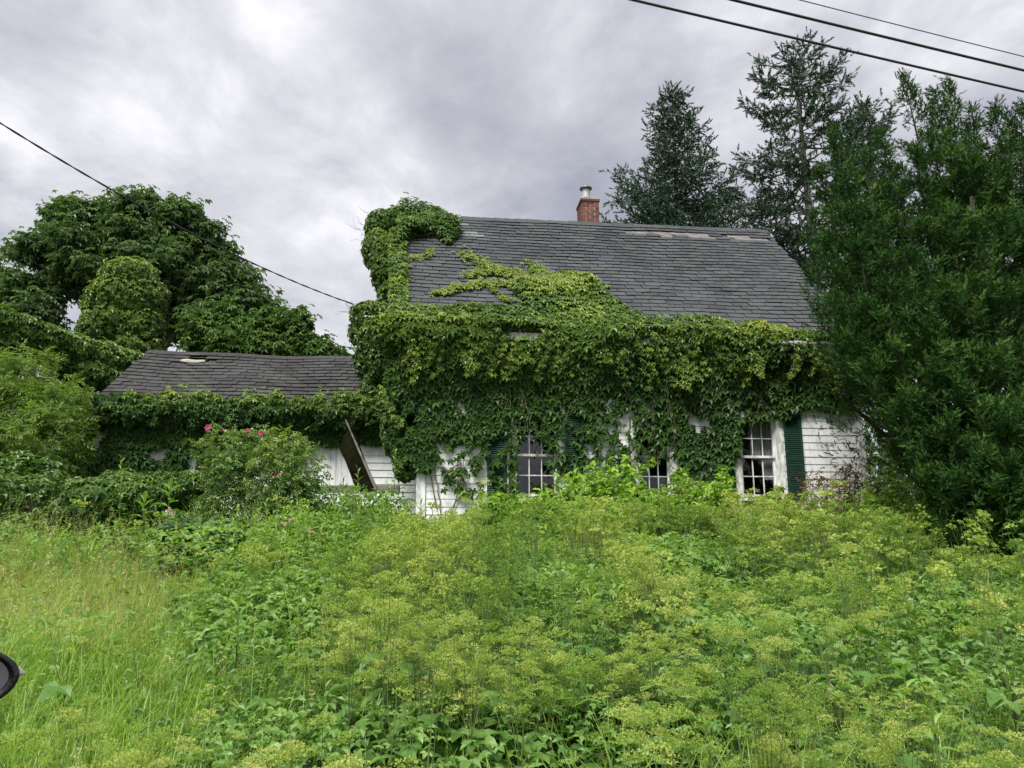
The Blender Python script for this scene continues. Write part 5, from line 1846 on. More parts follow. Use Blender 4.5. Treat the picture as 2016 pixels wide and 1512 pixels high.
# ------------------------------------------------------------------ bushes
def build_bush(name, label, cat, base, lumps, n, leaf, mat, size, tint, stems=14, up=0.5, parts=0, rin=0.55, group=None, stem_mat='twig', jitter=0.5, tipdown=0.2, shoots=0):
    loc = np.asarray(base, float)
    root = empty(name, loc, 0, label, cat, group)
    L = [px_lump(*g) for g in lumps]
    for l in list(L):
        gz0 = float(ground_z(l[0], l[1]))
        if l[2] - l[5] > gz0 + 0.08:
            L.append((l[0], l[1], (gz0 + l[2]) / 2, l[3] * 0.9, l[4] * 0.9, (l[2] - gz0) / 2 * 1.1))
    P, N = shell(L, n, rin, 0.5)
    P = P + rng.normal(0, 0.035, P.shape)
    ok = P[:, 2] > ground_z(P[:, 0], P[:, 1])
    P, N = P[ok], N[ok]
    st = MB()
    for _ in range(shoots):
        l = L[int(rng.integers(min(4, len(L))))]
        b = np.array(l[:3]) + rng.normal(0, 0.5, 3) * np.array([l[3], l[4], 0.2 * l[5]])
        e = b + np.array([rng.normal(0, 0.12), rng.normal(0, 0.12), l[5] * rng.uniform(0.9, 1.7)])
        st.tube([b, (b + e) / 2 + rng.normal(0, 0.02, 3), e], [0.006, 0.005, 0.003], 4)
        k = 11
        f = np.linspace(0.3, 1, k)[:, None]
        P = np.concatenate([P, b + (e - b) * f + rng.normal(0, 0.03, (k, 3))])
        N = np.concatenate([N, unit(rng.normal(0, 1, (k, 3)) * np.array([1, 1, 0.3]) + np.array([0, 0, 0.5]))])
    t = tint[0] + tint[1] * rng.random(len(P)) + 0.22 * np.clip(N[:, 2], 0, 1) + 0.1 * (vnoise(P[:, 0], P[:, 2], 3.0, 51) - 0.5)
    nn = unit(N * 0.5 + np.array([0, 0, up]) + rng.normal(0, jitter, (len(P), 3)))
    tt = N + np.array([0, 0, -tipdown]) + rng.normal(0, 0.5, (len(P), 3))
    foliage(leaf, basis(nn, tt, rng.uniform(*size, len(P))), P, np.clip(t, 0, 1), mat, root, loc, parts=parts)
    for _ in range(stems):
        l = L[int(rng.integers(len(L)))]
        e = np.array(l[:3]) + rnd_dirs(1)[0] * np.array(l[3:]) * 0.8
        b = loc + np.array([rng.normal(0, 0.12), rng.normal(0, 0.12), 0])
        st.tube([b, (b + e) / 2 + rng.normal(0, 0.06, 3) + np.array([0, 0, 0.1]), e], [0.012, 0.009, 0.004], 4)
    st.build('stem', MAT[stem_mat], root, off=loc)['kind'] = 'stuff'
    return root


def gp(px, py, Y):
    p = at_y(px, py, Y)
    p[2] = float(ground_z(p[0], p[1]))
    return p


build_bush('willow_bush', 'tall pale yellow-green bush with narrow leaves under the creeper bank at far left', 'bush', gp(60, 950, 13.0),
           [(40, 740, 70, 50, 13.2), (115, 790, 60, 45, 13.0), (20, 800, 60, 60, 12.8), (90, 850, 70, 60, 12.6), (140, 850, 40, 60, 13.0), (-50, 760, 80, 90, 13.0), (0, 880, 70, 60, 12.4), (70, 710, 40, 25, 13.6)], 7500, LANCE_SPRIG, MAT['bush'], (0.12, 0.24), (0.2, 0.5), 40, 0.6)
build_bush('hedge_thicket', 'tall dark thicket closing the gap behind the pale bush at far left', 'bush', gp(20, 980, 15.5), [(20, 800, 110, 110, 15.6), (110, 830, 70, 100, 15.4), (-80, 800, 110, 120, 15.6), (60, 900, 110, 80, 15.2)], 4200, CREEPER, MAT['chestnut'], (0.09, 0.16), (0.2, 0.6), 20, 0.5, rin=0.3)
build_bush('leafy_bush', 'dark leafy thicket along the bottom of the pale bush at far left', 'bush', gp(50, 1000, 11.6),
           [(30, 965, 80, 35, 11.6), (110, 965, 60, 32, 11.4), (-50, 970, 80, 45, 11.4), (60, 920, 70, 30, 12.2)], 3200, TRIFOL_MID, MAT['rose'], (0.05, 0.10), (0.0, 0.45), 16, 0.6)
rose = build_bush('rose_bush', 'round wild rose bush with a few magenta flowers, in front of the low wing', 'bush', gp(510, 985, 11.6),
                  [(500, 890, 100, 42, 11.6), (440, 880, 58, 38, 11.5), (570, 890, 58, 40, 11.5), (510, 930, 100, 44, 11.3), (600, 925, 42, 36, 11.3), (460, 930, 60, 36, 11.3), (520, 862, 60, 22, 11.7), (540, 960, 80, 28, 11.2)], 5200, ROSE_LEAF, MAT['rose'], (0.085, 0.15), (0.25, 0.4), 30, 0.6, parts=60)


def petals(P, size, n, mat, name, parent, loc):
    vs, fs = [], []
    mb = MB()
    for k in range(n):
        a = 2 * math.pi * k / n
        d = Vector((math.cos(a), -0.35, math.sin(a)))
        s = Vector((-math.sin(a), 0, math.cos(a)))
        r = size * rng.uniform(0.85, 1.1)
        mb.add([P + Vector((0, -0.005, 0)), P + d * r * 0.6 + s * r * 0.42, P + d * r, P + d * r * 0.6 - s * r * 0.42], [(0, 1, 2, 3)], rng.random())
        d2 = d + Vector((0, -0.5, 0))
        mb.add([P + Vector((0, -0.01, 0)), P + d2 * r * 0.4 + s * r * 0.3, P + d2 * r * 0.7, P + d2 * r * 0.4 - s * r * 0.3], [(0, 1, 2, 3)], rng.random())
    return mb.build(name, mat, parent, off=loc)


rl = np.array(rose.location)
for px, py, s in ((410, 842, 0.060), (487, 848, 0.036), (514, 853, 0.045), (440, 845, 0.022), (545, 936, 0.048), (505, 908, 0.02), (562, 896, 0.02)):
    petals(Vector(at_y(px, py, 11.05 if py > 870 else 11.2)), s, 6, MAT['pink'], 'flower', rose, rl)

# bramble thicket in front of the house wall: separate clumps
BR = [(900, 1010, 40, 30, 12.6, 'bramble'), (975, 965, 45, 42, 12.5, 'bramble'), (1065, 970, 50, 38, 12.4, 'bramble'), (1150, 955, 52, 46, 12.3, 'bramble'), (1215, 950, 55, 50, 12.4, 'bramble'), (1290, 975, 55, 42, 12.2, 'bramble'), (1345, 965, 48, 36, 12.4, 'bramble'), (1410, 965, 42, 44, 12.5, 'bramble'), (1530, 985, 60, 36, 12.2, 'bramble'), (1110, 1010, 70, 36, 11.6, 'bramble'), (1230, 1005, 80, 36, 11.5, 'bramble'), (1360, 1010, 70, 34, 11.5, 'bramble')]
WHERE = ['lime-leaved bramble clump at the white corner board of the house', 'lime-leaved bramble clump below the green shutter left of the first window', 'lime-leaved bramble clump under the first window', 'tall lime-leaved bramble clump right of the first window',
         'tallest lime-leaved bramble clump, between the first two windows', 'lime-leaved bramble clump under the vine-covered middle window', 'lime-leaved bramble clump right of the vine-covered middle window', 'lime-leaved bramble clump left of the bare white window', 'lime-leaved bramble clump under the green shutter of the bare white window',
         'lower bramble clump in front of the one under the first window', 'lower bramble clump in front of the tallest bramble', 'lower bramble clump in front of the middle window brambles']
for (x, y, rx, ry, d, nm), lab in zip(BR, WHERE):
    y, ry = y + (10 if 1120 < x < 1240 or 1335 < x < 1440 else 28), ry * 0.80
    y += 16 if x < 1000 else 0
    build_bush('bramble_bush', lab, 'bramble', gp(x, y + 40, d), [(x, y, rx, ry, d), (x - rx * .4, y + ry * .5, rx * .8, ry * .8, d - .2), (x + rx * .4, y + ry * .5, rx * .8, ry * .8, d - .2), (x + rx * rng.uniform(-.5, .5), y - ry * .7, rx * .4, ry * .6, d)], int(11 * (rx + ry)), TRIFOL_MID, MAT['bramble'], (0.05, 0.125), (0.1, 0.6), 14, 0.75, group='bramble clumps along the house front', stem_mat='green_stem', rin=0.15, shoots=8)
build_bush('withered_bush', 'twiggy reddish-brown half withered bush before the right end of the white wall', 'bush', gp(1650, 1010, 11.9),
           [(1640, 950, 75, 40, 11.9), (1600, 980, 50, 36, 11.8), (1700, 970, 50, 42, 11.7), (1550, 1000, 40, 32, 11.7), (1680, 920, 30, 28, 12.0)], 800, ROSE_LEAF, MAT['rust'], (0.07, 0.12), (0.3, 0.6), 70, 0.4, rin=0.2)
build_bush('green_bush', 'fresh green bush between the withered bush and the yew', 'bush', gp(1745, 1000, 11.2),
           [(1740, 970, 42, 44, 11.2), (1775, 985, 46, 40, 11.0), (1700, 1000, 40, 30, 11.0), (1830, 1000, 60, 30, 10.4)], 1700, BROAD, MAT['bramble'], (0.06, 0.12), (0.15, 0.45), 14, 0.6, stem_mat='green_stem')
build_bush('evergreen_bush', 'dark bush seen beyond the right corner of the white house', 'bush', gp(1740, 930, 18.5),
           [(1730, 870, 50, 60, 18.5), (1770, 850, 60, 70, 19.0), (1730, 930, 50, 40, 18.0), (1820, 880, 70, 80, 19.0), (1800, 760, 70, 60, 20.0)], 3500, CREEPER, MAT['chestnut'], (0.08, 0.15), (0.1, 0.5), 20, 0.5)
build_bush('dock_plant', 'rusty brown seeding dock in front of the brambles', 'plant', gp(1420, 1060, 10.9), [(1420, 1005, 26, 34, 10.9), (1440, 980, 18, 22, 11.0)], 340, LANCE, MAT['rust'], (0.04, 0.08), (0.2, 0.5), 10, 0.3, rin=0.2)
build_bush('peony_plant', 'low dark glossy leaved peony clump in the meadow left of centre', 'plant', gp(415, 1085, 9.6), [(400, 1062, 60, 20, 9.6), (450, 1070, 36, 16, 9.5), (360, 1055, 44, 18, 9.7), (425, 1048, 50, 16, 9.9)], 900, CREEPER_FINE, MAT['peony'], (0.09, 0.16), (0.2, 0.6), 14, 0.7, stem_mat='green_stem')
build_bush('undergrowth_bush', 'dense dark green growth around the foot of the leaning board', 'bush', gp(690, 985, 12.6), [(640, 985, 60, 26, 12.4), (730, 990, 50, 26, 12.4), (700, 1005, 70, 24, 12.1), (780, 1000, 30, 26, 12.6), (570, 985, 60, 34, 12.6), (480, 990, 80, 36, 12.6), (620, 978, 40, 26, 12.9), (390, 980, 60, 34, 12.9), (660, 985, 50, 26, 12.9), (720, 988, 50, 26, 12.9), (770, 992, 36, 26, 12.8)], 5200, BROAD, MAT['goutweed'], (0.06, 0.12), (0.1, 0.5), 12, 0.6, stem_mat='green_stem')  # leafy undergrowth in its own green, along the foot of the wing


# ------------------------------------------------------------------ leaning board and old porch timber
def plane_matrix(O, X, Yv):
    X, Yv = Vector(X).normalized(), Vector(Yv).normalized()
    Z = X.cross(Yv).normalized()
    return Matrix(((X.x, Yv.x, Z.x, O[0]), (X.y, Yv.y, Z.y, O[1]), (X.z, Yv.z, Z.z, O[2]), (0, 0, 0, 1)))


def build_board():
    Yb = 13.1
    O = at_y(735, 950, Yb)
    root = empty('leaning_board', (O[0], O[1], O[2]), 0, 'dark mossy shaped board tilted to the left in front of the wing wall', 'board')
    def loc2(px, py):
        p = at_y(px, py, Yb) - O
        return (p[0], p[2])
    poly = [loc2(*p) for p in ((735, 948), (718, 905), (705, 870), (690, 838), (684, 850), (676, 856), (674, 868), (667, 882), (680, 908), (694, 945), (700, 965), (738, 965))]
    M = Matrix(((1, 0, 0, 0), (0, 0, -1, 0.03), (0, 1, 0, 0), (0, 0, 0, 1)))
    MB().prism(poly[::-1], 0.035, M).build('panel', MAT['wood'], root)
    a, b = loc2(680, 827), loc2(739, 965)
    rail = MB()
    dx, dz = b[0] - a[0], b[1] - a[1]
    l = math.hypot(dx, dz)
    nx, nz = -dz / l * 0.045, dx / l * 0.045
    pr = [(a[0], a[1]), (b[0], b[1]), (b[0] + nx * 0.9, b[1] + nz * 0.9), (a[0] + nx * 0.4, a[1] + nz * 0.4)]
    rail.prism(pr, 0.11, Matrix(((1, 0, 0, 0), (0, 0, -1, 0.065), (0, 1, 0, 0), (0, 0, 0, 1))))
    rail.build('edge_rail', MAT['greywood'], root)
    # old sill timber lying in front of the wing, ground left of the house corner
    O2 = at_y(705, 962, 13.4)
    t = empty('fallen_timber', O2, YAW, 'grey weathered timber lying level across the foot of the leaning board', 'timber')
    bevel(MB().box((-0.75, -0.08, -0.07), (0.72, 0.08, 0.05)).build('beam', MAT['greywood'], t), 0.01)
    O3 = gp(800, 1000, 13.1)
    tr = empty('lattice_skirt', O3, YAW, 'broken brown lattice panel beside the white corner of the house', 'lattice')
    fr = MB()
    for k in range(7):
        x = -0.17 + k * 0.055
        fr.add([(x, -0.01, 0), (x + 0.03, -0.01, 0), (x + 0.16, -0.01, 0.55), (x + 0.13, -0.01, 0.55), (x, 0, 0), (x + 0.03, 0, 0), (x + 0.16, 0, 0.55), (x + 0.13, 0, 0.55)], [(0, 1, 2, 3), (4, 7, 6, 5), (1, 5, 6, 2), (0, 3, 7, 4)])
        fr.add([(x + 0.13, -0.024, 0), (x + 0.16, -0.024, 0), (x + 0.03, -0.024, 0.55), (x, -0.024, 0.55), (x + 0.13, -0.014, 0), (x + 0.16, -0.014, 0), (x + 0.03, -0.014, 0.55), (x, -0.014, 0.55)], [(0, 1, 2, 3), (4, 7, 6, 5), (1, 5, 6, 2), (0, 3, 7, 4)])
    fr.box((-0.2, -0.03, 0.55), (0.3, 0.02, 0.63)).box((0.26, -0.03, 0), (0.3, 0.02, 0.549)).build('lattice', MAT['vine_stem'], tr)


build_board()


# ------------------------------------------------------------------ meadow
def in_view(x, y, margin=0.06):
    return np.abs(x) < (0.665 + margin) * np.maximum(y, 0.1) + 0.15


def region(x, y):
    """weights of grass, dry grass, leaf patch at meadow points"""
    q = x / np.maximum(y, 0.5)
    w = 0.12 * (vnoise(x, y, 1.3, 61) - 0.5)
    grass = np.clip((-0.36 - q + w * 1.6) / 0.12, 0, 1) * np.clip((9.2 - y) / 1.5, 0, 1)
    grass = np.maximum(grass, np.clip((4.6 - y) / 1.2, 0, 1) * np.clip((vnoise(x, y, 2.3, 63) - 0.26) * 4, 0, 0.85))
    hay = np.clip((-0.38 - q + w) / 0.07, 0, 1) * np.clip((y - 5.6) / 1.0, 0, 1) * np.clip((12.0 - y) / 1.2, 0, 1)
    leaf = np.clip(1 - np.hypot((q + 0.33) / 0.13, (y - 6.6) / 2.0), 0, 1) * 2 + np.clip(1 - np.hypot((q - 0.57) / 0.14, (y - 5.4) / 1.9), 0, 1) * 2.4
    leaf = leaf + np.clip((vnoise(x, y, 1.9, 66) - 0.70) * 4, 0, 1)
    return grass, hay, np.clip(leaf, 0, 1)


def blocked(x, y):
    """inside the house or wing, or in the car's place"""
    q = to_house(np.stack([x, y, np.full_like(x, 1.5)], -1))
    inside = (q[:, 1] > -0.12) & (q[:, 0] > -0.1) | (q[:, 1] > SET - 0.1)
    car = (x * CAR_R[0] + y * CAR_R[1] < CAR_S + 0.12) & (y < 4.5)
    return inside | car


CAR_A = R(35.0)
CAR_D = np.array([-math.sin(CAR_A), math.cos(CAR_A)])
CAR_R = np.array([math.cos(CAR_A), math.sin(CAR_A)])
MIR_TIP = at_y(39, 1330, 2.2)
CAR_S = float(MIR_TIP[:2] @ CAR_R) - 0.25          # signed distance of the car's right side from the eye


def scatter_xy(n, y0=2.0, y1=15.5, power=1.0):
    y = y0 + (y1 - y0) * rng.random(n) ** power
    x = rng.uniform(-1, 1, n) * (0.70 * y + 0.35)
    # even density per area
    ok = rng.random(n) < (0.70 * y + 0.35) / (0.70 * y1 + 0.35) if power == 1.0 else np.ones(n, bool)
    ok &= ~blocked(x, y)
    return x[ok], y[ok]


def umbel_proto(rays, specks, rad, spk, seed, thin=0.0012):
    """a lacy compound head: rays from one point, each ending in a little tuft"""
    g = np.random.default_rng(seed)
    vs, fs = [], []
    for k in range(rays):
        f = math.sqrt((k + 0.5) / rays)
        a = k * 2.39996
        e = np.array([math.cos(a) * f * rad, math.sin(a) * f * rad, rad * (0.70 - 0.52 * f * f) + g.normal(0, rad * 0.05)])
        s = unit(np.cross(e, [0.3, 0.7, 0.2])) * thin
        o = len(vs)
        vs += [tuple(-s), tuple(s), tuple(e)]
        fs.append((o, o + 1, o + 2))
        for j in range(specks):
            c = e + g.normal(0, 1, 3) * np.array([0.13, 0.13, 0.06]) * rad
            u = unit(g.normal(size=3) + np.array([0, 0, 0.5]))
            w = unit(np.cross(u, g.normal(size=3)))
            v2 = np.cross(u, w)
            h = spk * g.uniform(0.7, 1.4)
            o = len(vs)
            vs += [tuple(c + w * h), tuple(c - w * h * 0.5 + v2 * h * 0.87), tuple(c - w * h * 0.5 - v2 * h * 0.87)]
            fs.append((o, o + 1, o + 2))
    return proto(vs, fs)


def rz_mats(n, tilt=0.3, smin=0.8, smax=1.2, g=rng):
    N = unit(np.stack([g.normal(0, tilt, n), g.normal(0, tilt, n), np.ones(n)], -1))
    a = g.uniform(0, 6.28, n)
    T = np.stack([np.cos(a), np.sin(a), np.zeros(n)], -1)
    return basis(N, T, g.uniform(smin, smax, n))


STEM3 = (lambda: proto([(1, 0, 0), (-.5, .87, 0), (-.5, -.87, 0), (.45, 0, 1), (-.22, .38, 1), (-.22, -.38, 1)], [(0, 1, 4, 3), (1, 2, 5, 4), (2, 0, 3, 5)]))()


def stem_mats(A, B, r):
    """prototype STEM3 stretched from A to B"""
    d = B - A
    L = np.linalg.norm(d, axis=1)
    return basis(d, np.tile(np.array([0.3, 1.0, 0.1]), (len(A), 1)), np.stack([np.full(len(A), r), np.full(len(A), r), L], -1))


def build_meadow():
    # ---- plants with umbels: positions of stems
    x, y = scatter_xy(26000)
    gr, hay, lf = region(x, y)
    dens = np.clip(1.0 - 0.90 * gr * np.clip((y - 2.8) / 1.4, 0.3, 1) - 1.0 * hay - 0.80 * lf, 0.02, 1) * np.clip(0.02 + 1.35 * vnoise(x, y, 1.9, 71), 0.05, 1)
    far_left = (x / y < -0.12) & (y > 8.6)
    dens = np.where(far_left, dens * 0.10, dens)
    dens = np.where((x / y > 0.5) & (y > 8.3), dens * 0.35, dens)
    ok = rng.random(len(x)) < dens * 0.62
    x, y = x[ok], y[ok]
    z = ground_z(x, y)
    h = (0.32 + 0.58 * vnoise(x, y, 1.7, 72) + rng.normal(0, 0.12, len(x))) * np.interp(y, [2, 4, 7, 9, 11, 13], [0.85, 1.05, 1.2, 1.15, 1.0, 0.75])
    h = np.maximum(h, 0.25)
    near_corner = np.exp(-(((x + 1.0) / 0.8) ** 2 + ((y - 12.0) / 1.6) ** 2))
    h = h * (1 - 0.45 * near_corner)
    base = np.stack([x, y, z], -1)
    d = np.hypot(x, y)
    order = np.argsort(d)
    shown = order[(d[order] > 2.35) & in_view(x[order], y[order], 0.0)]
    # the nearest plants are objects of their own; six builds, copied
    near = shown[:270]
    heads_near = [umbel_proto(int(14 + 2 * k), 8, 0.040 + 0.004 * k, 0.0040, 300 + k) for k in range(6)]
    plants = []
    for v in range(6):
        g = np.random.default_rng(900 + v)
        st = MB()
        hs = []
        nh = 4 + v % 3
        fork = 0.45 + 0.1 * g.random()
        st.tube([(0, 0, -0.05), (g.normal(0, .01), g.normal(0, .01), fork * 0.5), (g.normal(0, .02), g.normal(0, .02), fork)], [0.0042, 0.0036, 0.003], 4)
        top = Vector(st.v[-1])
        for k in range(nh):
            a = 2 * math.pi * k / nh + g.normal(0, .4)
            rr = 0.03 + 0.12 * g.random() if k else 0.01
            e = Vector((top.x + math.cos(a) * rr, top.y + math.sin(a) * rr, fork + (1 - fork) * g.uniform(0.6, 1.0) if k else 1.0))
            st.tube([top, (top + e) / 2 + Vector((math.cos(a), math.sin(a), 0)) * 0.012, e], [0.0026, 0.0022, 0.0016], 3)
            hs.append(e)
        # divided leaves on the stem
        lv = []
        for k in range(5):
            a = g.uniform(0, 6.28)
            zz = g.uniform(0.12, 0.62)
            lv.append((np.array([math.cos(a) * 0.05, math.sin(a) * 0.05, zz]), np.array([math.cos(a), math.sin(a), 0.25])))
        sm = st.mesh('umbel_plant', MAT['green_stem'])
        P = np.array([l[0] for l in lv]); D = np.array([l[1] for l in lv])
        Mx = basis(np.tile([0, 0, 1.0], (5, 1)) + g.normal(0, .2, (5, 3)), D, g.uniform(0.08, 0.15, 5))
        co, fl, fs, t = merge(TRIFOL, Mx, P, g.uniform(0.3, 0.8, 5))
        lm = raw_mesh('foliage', co, fl, fs, MAT['goutweed'], t)
        V, fl2, fs2 = heads_near[v]
        hm = [raw_mesh('flower_head', V, fl2, fs2, MAT['umbel'], tt) for tt in (0.15, 0.38, 0.6, 0.85)]
        plants.append((sm, lm, hs, hm))
    for i in near:
        sm, lm, hs, hm = plants[int(rng.integers(6))]
        o = bpy.data.objects.new('umbel_plant', sm)
        COL.objects.link(o)
        o.location = base[i]
        sc = h[i] * rng.uniform(0.9, 1.1)
        o.scale = (rng.uniform(0.9, 1.15) * 0.9, rng.uniform(0.9, 1.15) * 0.9, sc)
        o.rotation_euler = (rng.normal(0, .07), rng.normal(0, .07), rng.uniform(0, 6.28))
        tag(o, 'lacy yellow-green umbel plant gone to seed in the foreground meadow', 'umbel plant', 'umbel plants in the meadow')
        c = bpy.data.objects.new('foliage', lm)
        COL.objects.link(c)
        c.parent = o
        k0 = int(rng.integers(0, 3))
        for e in hs:
            c = bpy.data.objects.new('flower_head', hm[min(3, k0 + int(rng.random() < 0.5))])
            COL.objects.link(c)
            c.parent = o
            s = rng.uniform(0.75, 1.35)
            c.location = e
            c.scale = (s, s, s / sc)
            c.rotation_euler = (rng.normal(0, .2), rng.normal(0, .2), rng.uniform(0, 6.28))
    # ---- all the others: one mass
    rest = np.setdiff1d(np.arange(len(x)), near)
    B, hh = base[rest], h[rest]
    nh = 4
    fork = B + np.stack([rng.normal(0, .02, len(B)), rng.normal(0, .02, len(B)), hh * 0.55], -1)
    E = np.repeat(fork, nh, 0)
    a = rng.uniform(0, 6.28, len(E))
    r = 0.11 * np.sqrt(rng.random(len(E))) * 1.1
    E = E + np.stack([np.cos(a) * r, np.sin(a) * r, np.repeat(hh, nh) * rng.uniform(0.28, 0.47, len(E))], -1)
    tint = np.clip(0.05 + 0.35 * rng.random(len(E)) + 0.35 * np.repeat(rng.random(len(B)), nh) + 0.5 * np.repeat(vnoise(B[:, 0], B[:, 1], 1.5, 75) - 0.45, nh), 0, 1)
    fard = np.repeat(np.hypot(B[:, 0], B[:, 1]), nh)
    parts = []
    protos = [umbel_proto(12, 4, 0.044 + 0.006 * k, 0.0076, 340 + k, 0.0016) for k in range(3)] + [umbel_proto(9, 3, 0.046 + 0.006 * k, 0.0118, 350 + k, 0.002) for k in range(3)]
    which = rng.integers(0, 3, len(E)) + np.where(fard > 7.0, 3, 0)
    Mh = rz_mats(len(E), 0.32, 0.6, 1.5)
    for k in range(6):
        s = which == k
        if s.any():
            parts.append(merge(protos[k], Mh[s], E[s], tint[s]))
    co, fl, fs, t = concat(parts)
    o = mobj('umbel_mass', raw_mesh('umbel_mass', co, fl, fs, MAT['umbel'], t))
    tag(o, 'drift of yellow-green umbels filling the meadow beyond the nearest plants', 'wildflowers', kind='stuff')
    parts = [merge(STEM3, stem_mats(B, fork, 0.0042), B, np.full(len(B), .5)), merge(STEM3, stem_mats(np.repeat(fork, nh, 0), E, 0.0026), np.repeat(fork, nh, 0), np.full(len(E), .5))]
    co, fl, fs, t = concat(parts)
    o = mobj('umbel_stems', raw_mesh('umbel_stems', co, fl, fs, MAT['green_stem'], t))
    tag(o, 'thin green stems under the drift of yellow-green umbels', 'wildflowers', kind='stuff')

    # ---- leafy understorey
    x, y = scatter_xy(112000)
    gr, hay, lf = region(x, y)
    ok = rng.random(len(x)) < np.clip(0.95 - 0.70 * gr - 0.6 * hay + 0.3 * lf, 0.1, 1)
    x, y = x[ok], y[ok]
    gr, hay, lf = region(x, y)
    n = len(x)
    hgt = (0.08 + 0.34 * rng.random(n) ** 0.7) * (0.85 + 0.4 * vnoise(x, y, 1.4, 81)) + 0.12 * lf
    hgt = np.where((x / y < -0.12) & (y > 8.3), hgt * 1.25, hgt)
    P = np.stack([x, y, ground_z(x, y) + hgt], -1)
    nn = np.stack([rng.normal(0, .32, n), rng.normal(-0.12, .32, n), np.ones(n)], -1)
    a = rng.uniform(0, 6.28, n)
    T = np.stack([np.cos(a), np.sin(a), rng.normal(-0.15, 0.2, n)], -1)
    M = basis(nn, T, rng.uniform(0.028, 0.066, n) * (1 + 0.35 * lf) * np.clip(0.16 + 0.14 * y, 0.44, 1.25))
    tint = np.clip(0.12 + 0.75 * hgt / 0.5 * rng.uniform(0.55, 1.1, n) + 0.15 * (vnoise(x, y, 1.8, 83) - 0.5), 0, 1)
    yy = P[:, 1]
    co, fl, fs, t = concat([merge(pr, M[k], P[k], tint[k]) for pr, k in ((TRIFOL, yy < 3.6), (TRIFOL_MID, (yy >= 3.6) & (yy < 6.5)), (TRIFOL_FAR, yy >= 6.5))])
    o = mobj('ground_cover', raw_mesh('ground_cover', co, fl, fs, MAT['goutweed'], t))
    tag(o, 'dense low green leaves covering the meadow floor', 'ground cover', kind='stuff')

    # ---- fine divided leaves between the umbels
    x, y = scatter_xy(15000)
    gr, hay, lf = region(x, y)
    ok = rng.random(len(x)) < np.clip(0.75 - 0.6 * gr - 0.7 * hay - 0.5 * lf, 0.05, 1)
    x, y = x[ok], y[ok]
    n = len(x)
    hgt = 0.18 + 0.36 * rng.random(n)
    P = np.stack([x, y, ground_z(x, y) + hgt], -1)
    a = rng.uniform(0, 6.28, n)
    T = np.stack([np.cos(a), np.sin(a), rng.normal(0.1, 0.3, n)], -1)
    M = basis(np.stack([rng.normal(0, .4, n), rng.normal(-.1, .4, n), np.ones(n)], -1), T, rng.uniform(0.10, 0.18, n) * np.clip(0.2 + 0.1 * y, 0.45, 1.1))
    fv, ff = [], []
    for k in range(7):
        f = k / 6
        for sg in ((-1, 1) if k < 6 else (0,)):
            leaflet(fv, ff, R(sg * (62 - 18 * f)), 0.30 * (1 - 0.6 * f), 0.11, 0.2, 0.15, base=(0, 0.12 + 0.8 * f))
    co, fl, fs, t = merge(proto(fv, ff), M, P, np.clip(0.35 + 0.5 * rng.random(n), 0, 1))
    o = mobj('feathery_leaves', raw_mesh('feathery_leaves', co, fl, fs, MAT['fern'], t))
    tag(o, 'fine feathery green leaves between the umbel stems', 'ground cover', kind='stuff')

    # ---- the meadow goes on to both sides
    n = 26000
    y = rng.uniform(1.3, 15.0, n)
    x = rng.uniform(-1, 1, n) * (1.35 * y + 3.5)
    ok = (np.abs(x) > 0.70 * y + 0.30) & ~blocked(x, y) & ((x > 0) | (y > 3.5)) & (rng.random(n) < np.clip(0.25 + 0.06 * y, 0, 1))
    x, y = x[ok], y[ok]
    n = len(x)
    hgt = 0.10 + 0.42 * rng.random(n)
    a = rng.uniform(0, 6.28, n)
    M = basis(np.stack([rng.normal(0, .32, n), rng.normal(0, .32, n), np.ones(n)], -1), np.stack([np.cos(a), np.sin(a), rng.normal(-.1, .2, n)], -1), rng.uniform(0.08, 0.16, n))
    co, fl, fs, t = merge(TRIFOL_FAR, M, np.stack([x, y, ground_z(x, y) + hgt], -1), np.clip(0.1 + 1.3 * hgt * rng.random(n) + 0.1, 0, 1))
    o = mobj('ground_cover', raw_mesh('ground_cover', co, fl, fs, MAT['goutweed'], t))
    tag(o, 'low green leaves along both outer edges of the meadow', 'ground cover', kind='stuff')

    # ---- grass
    x, y = scatter_xy(90000, 2.0, 14.0)
    x2, y2 = rng.uniform(-7.5, 0.2, 60000), rng.uniform(2.0, 11.5, 60000)
    k2 = (x2 / y2 < -0.24) & (x2 / y2 > -0.78) & ~blocked(x2, y2)
    x, y = np.concatenate([x, x2[k2]]), np.concatenate([y, y2[k2]])
    gr, hay, lf = region(x, y)
    tall_left = (x / y < -0.12) & (y > 8.5)
    ok = rng.random(len(x)) < np.clip(0.12 + 0.25 * np.clip((vnoise(x, y, 1.7, 98) - 0.5) * 3, 0, 1) + 0.95 * gr + 0.6 * hay + 0.10 * tall_left, 0, 1)
    x, y = x[ok], y[ok]
    gr, hay, lf = region(x, y)
    n = len(x)
    P = np.stack([x, y, ground_z(x, y) - 0.02], -1)
    ln = rng.uniform(0.28, 0.78, n) * np.where(hay > 0.5, 0.75, 1.0) * np.interp(y, [2, 9, 13], [1.1, 1.0, 0.7])
    a = rng.uniform(0, 6.28, n)
    N = unit(np.stack([np.cos(a) * rng.uniform(0, .45, n), np.sin(a) * rng.uniform(0, .45, n), np.ones(n)], -1))
    T = np.stack([np.cos(a), np.sin(a), np.zeros(n)], -1)
    W = rng.uniform(0.7, 1.5, n)
    M = basis(N, T, np.stack([W * 0.55, ln * rng.uniform(0.4, 1.3, n), ln], -1))
    tint = np.clip(0.2 + 0.55 * rng.random(n) + 0.25 * (hay > 0.5) * rng.random(n), 0, 1)
    bl = [blade_proto(3, 0.016, b) for b in (0.5, 1.0, 1.5)]
    k = rng.integers(0, 3, n)
    k = np.where((hay > 0.4) & (rng.random(n) < 0.55), 9, k)
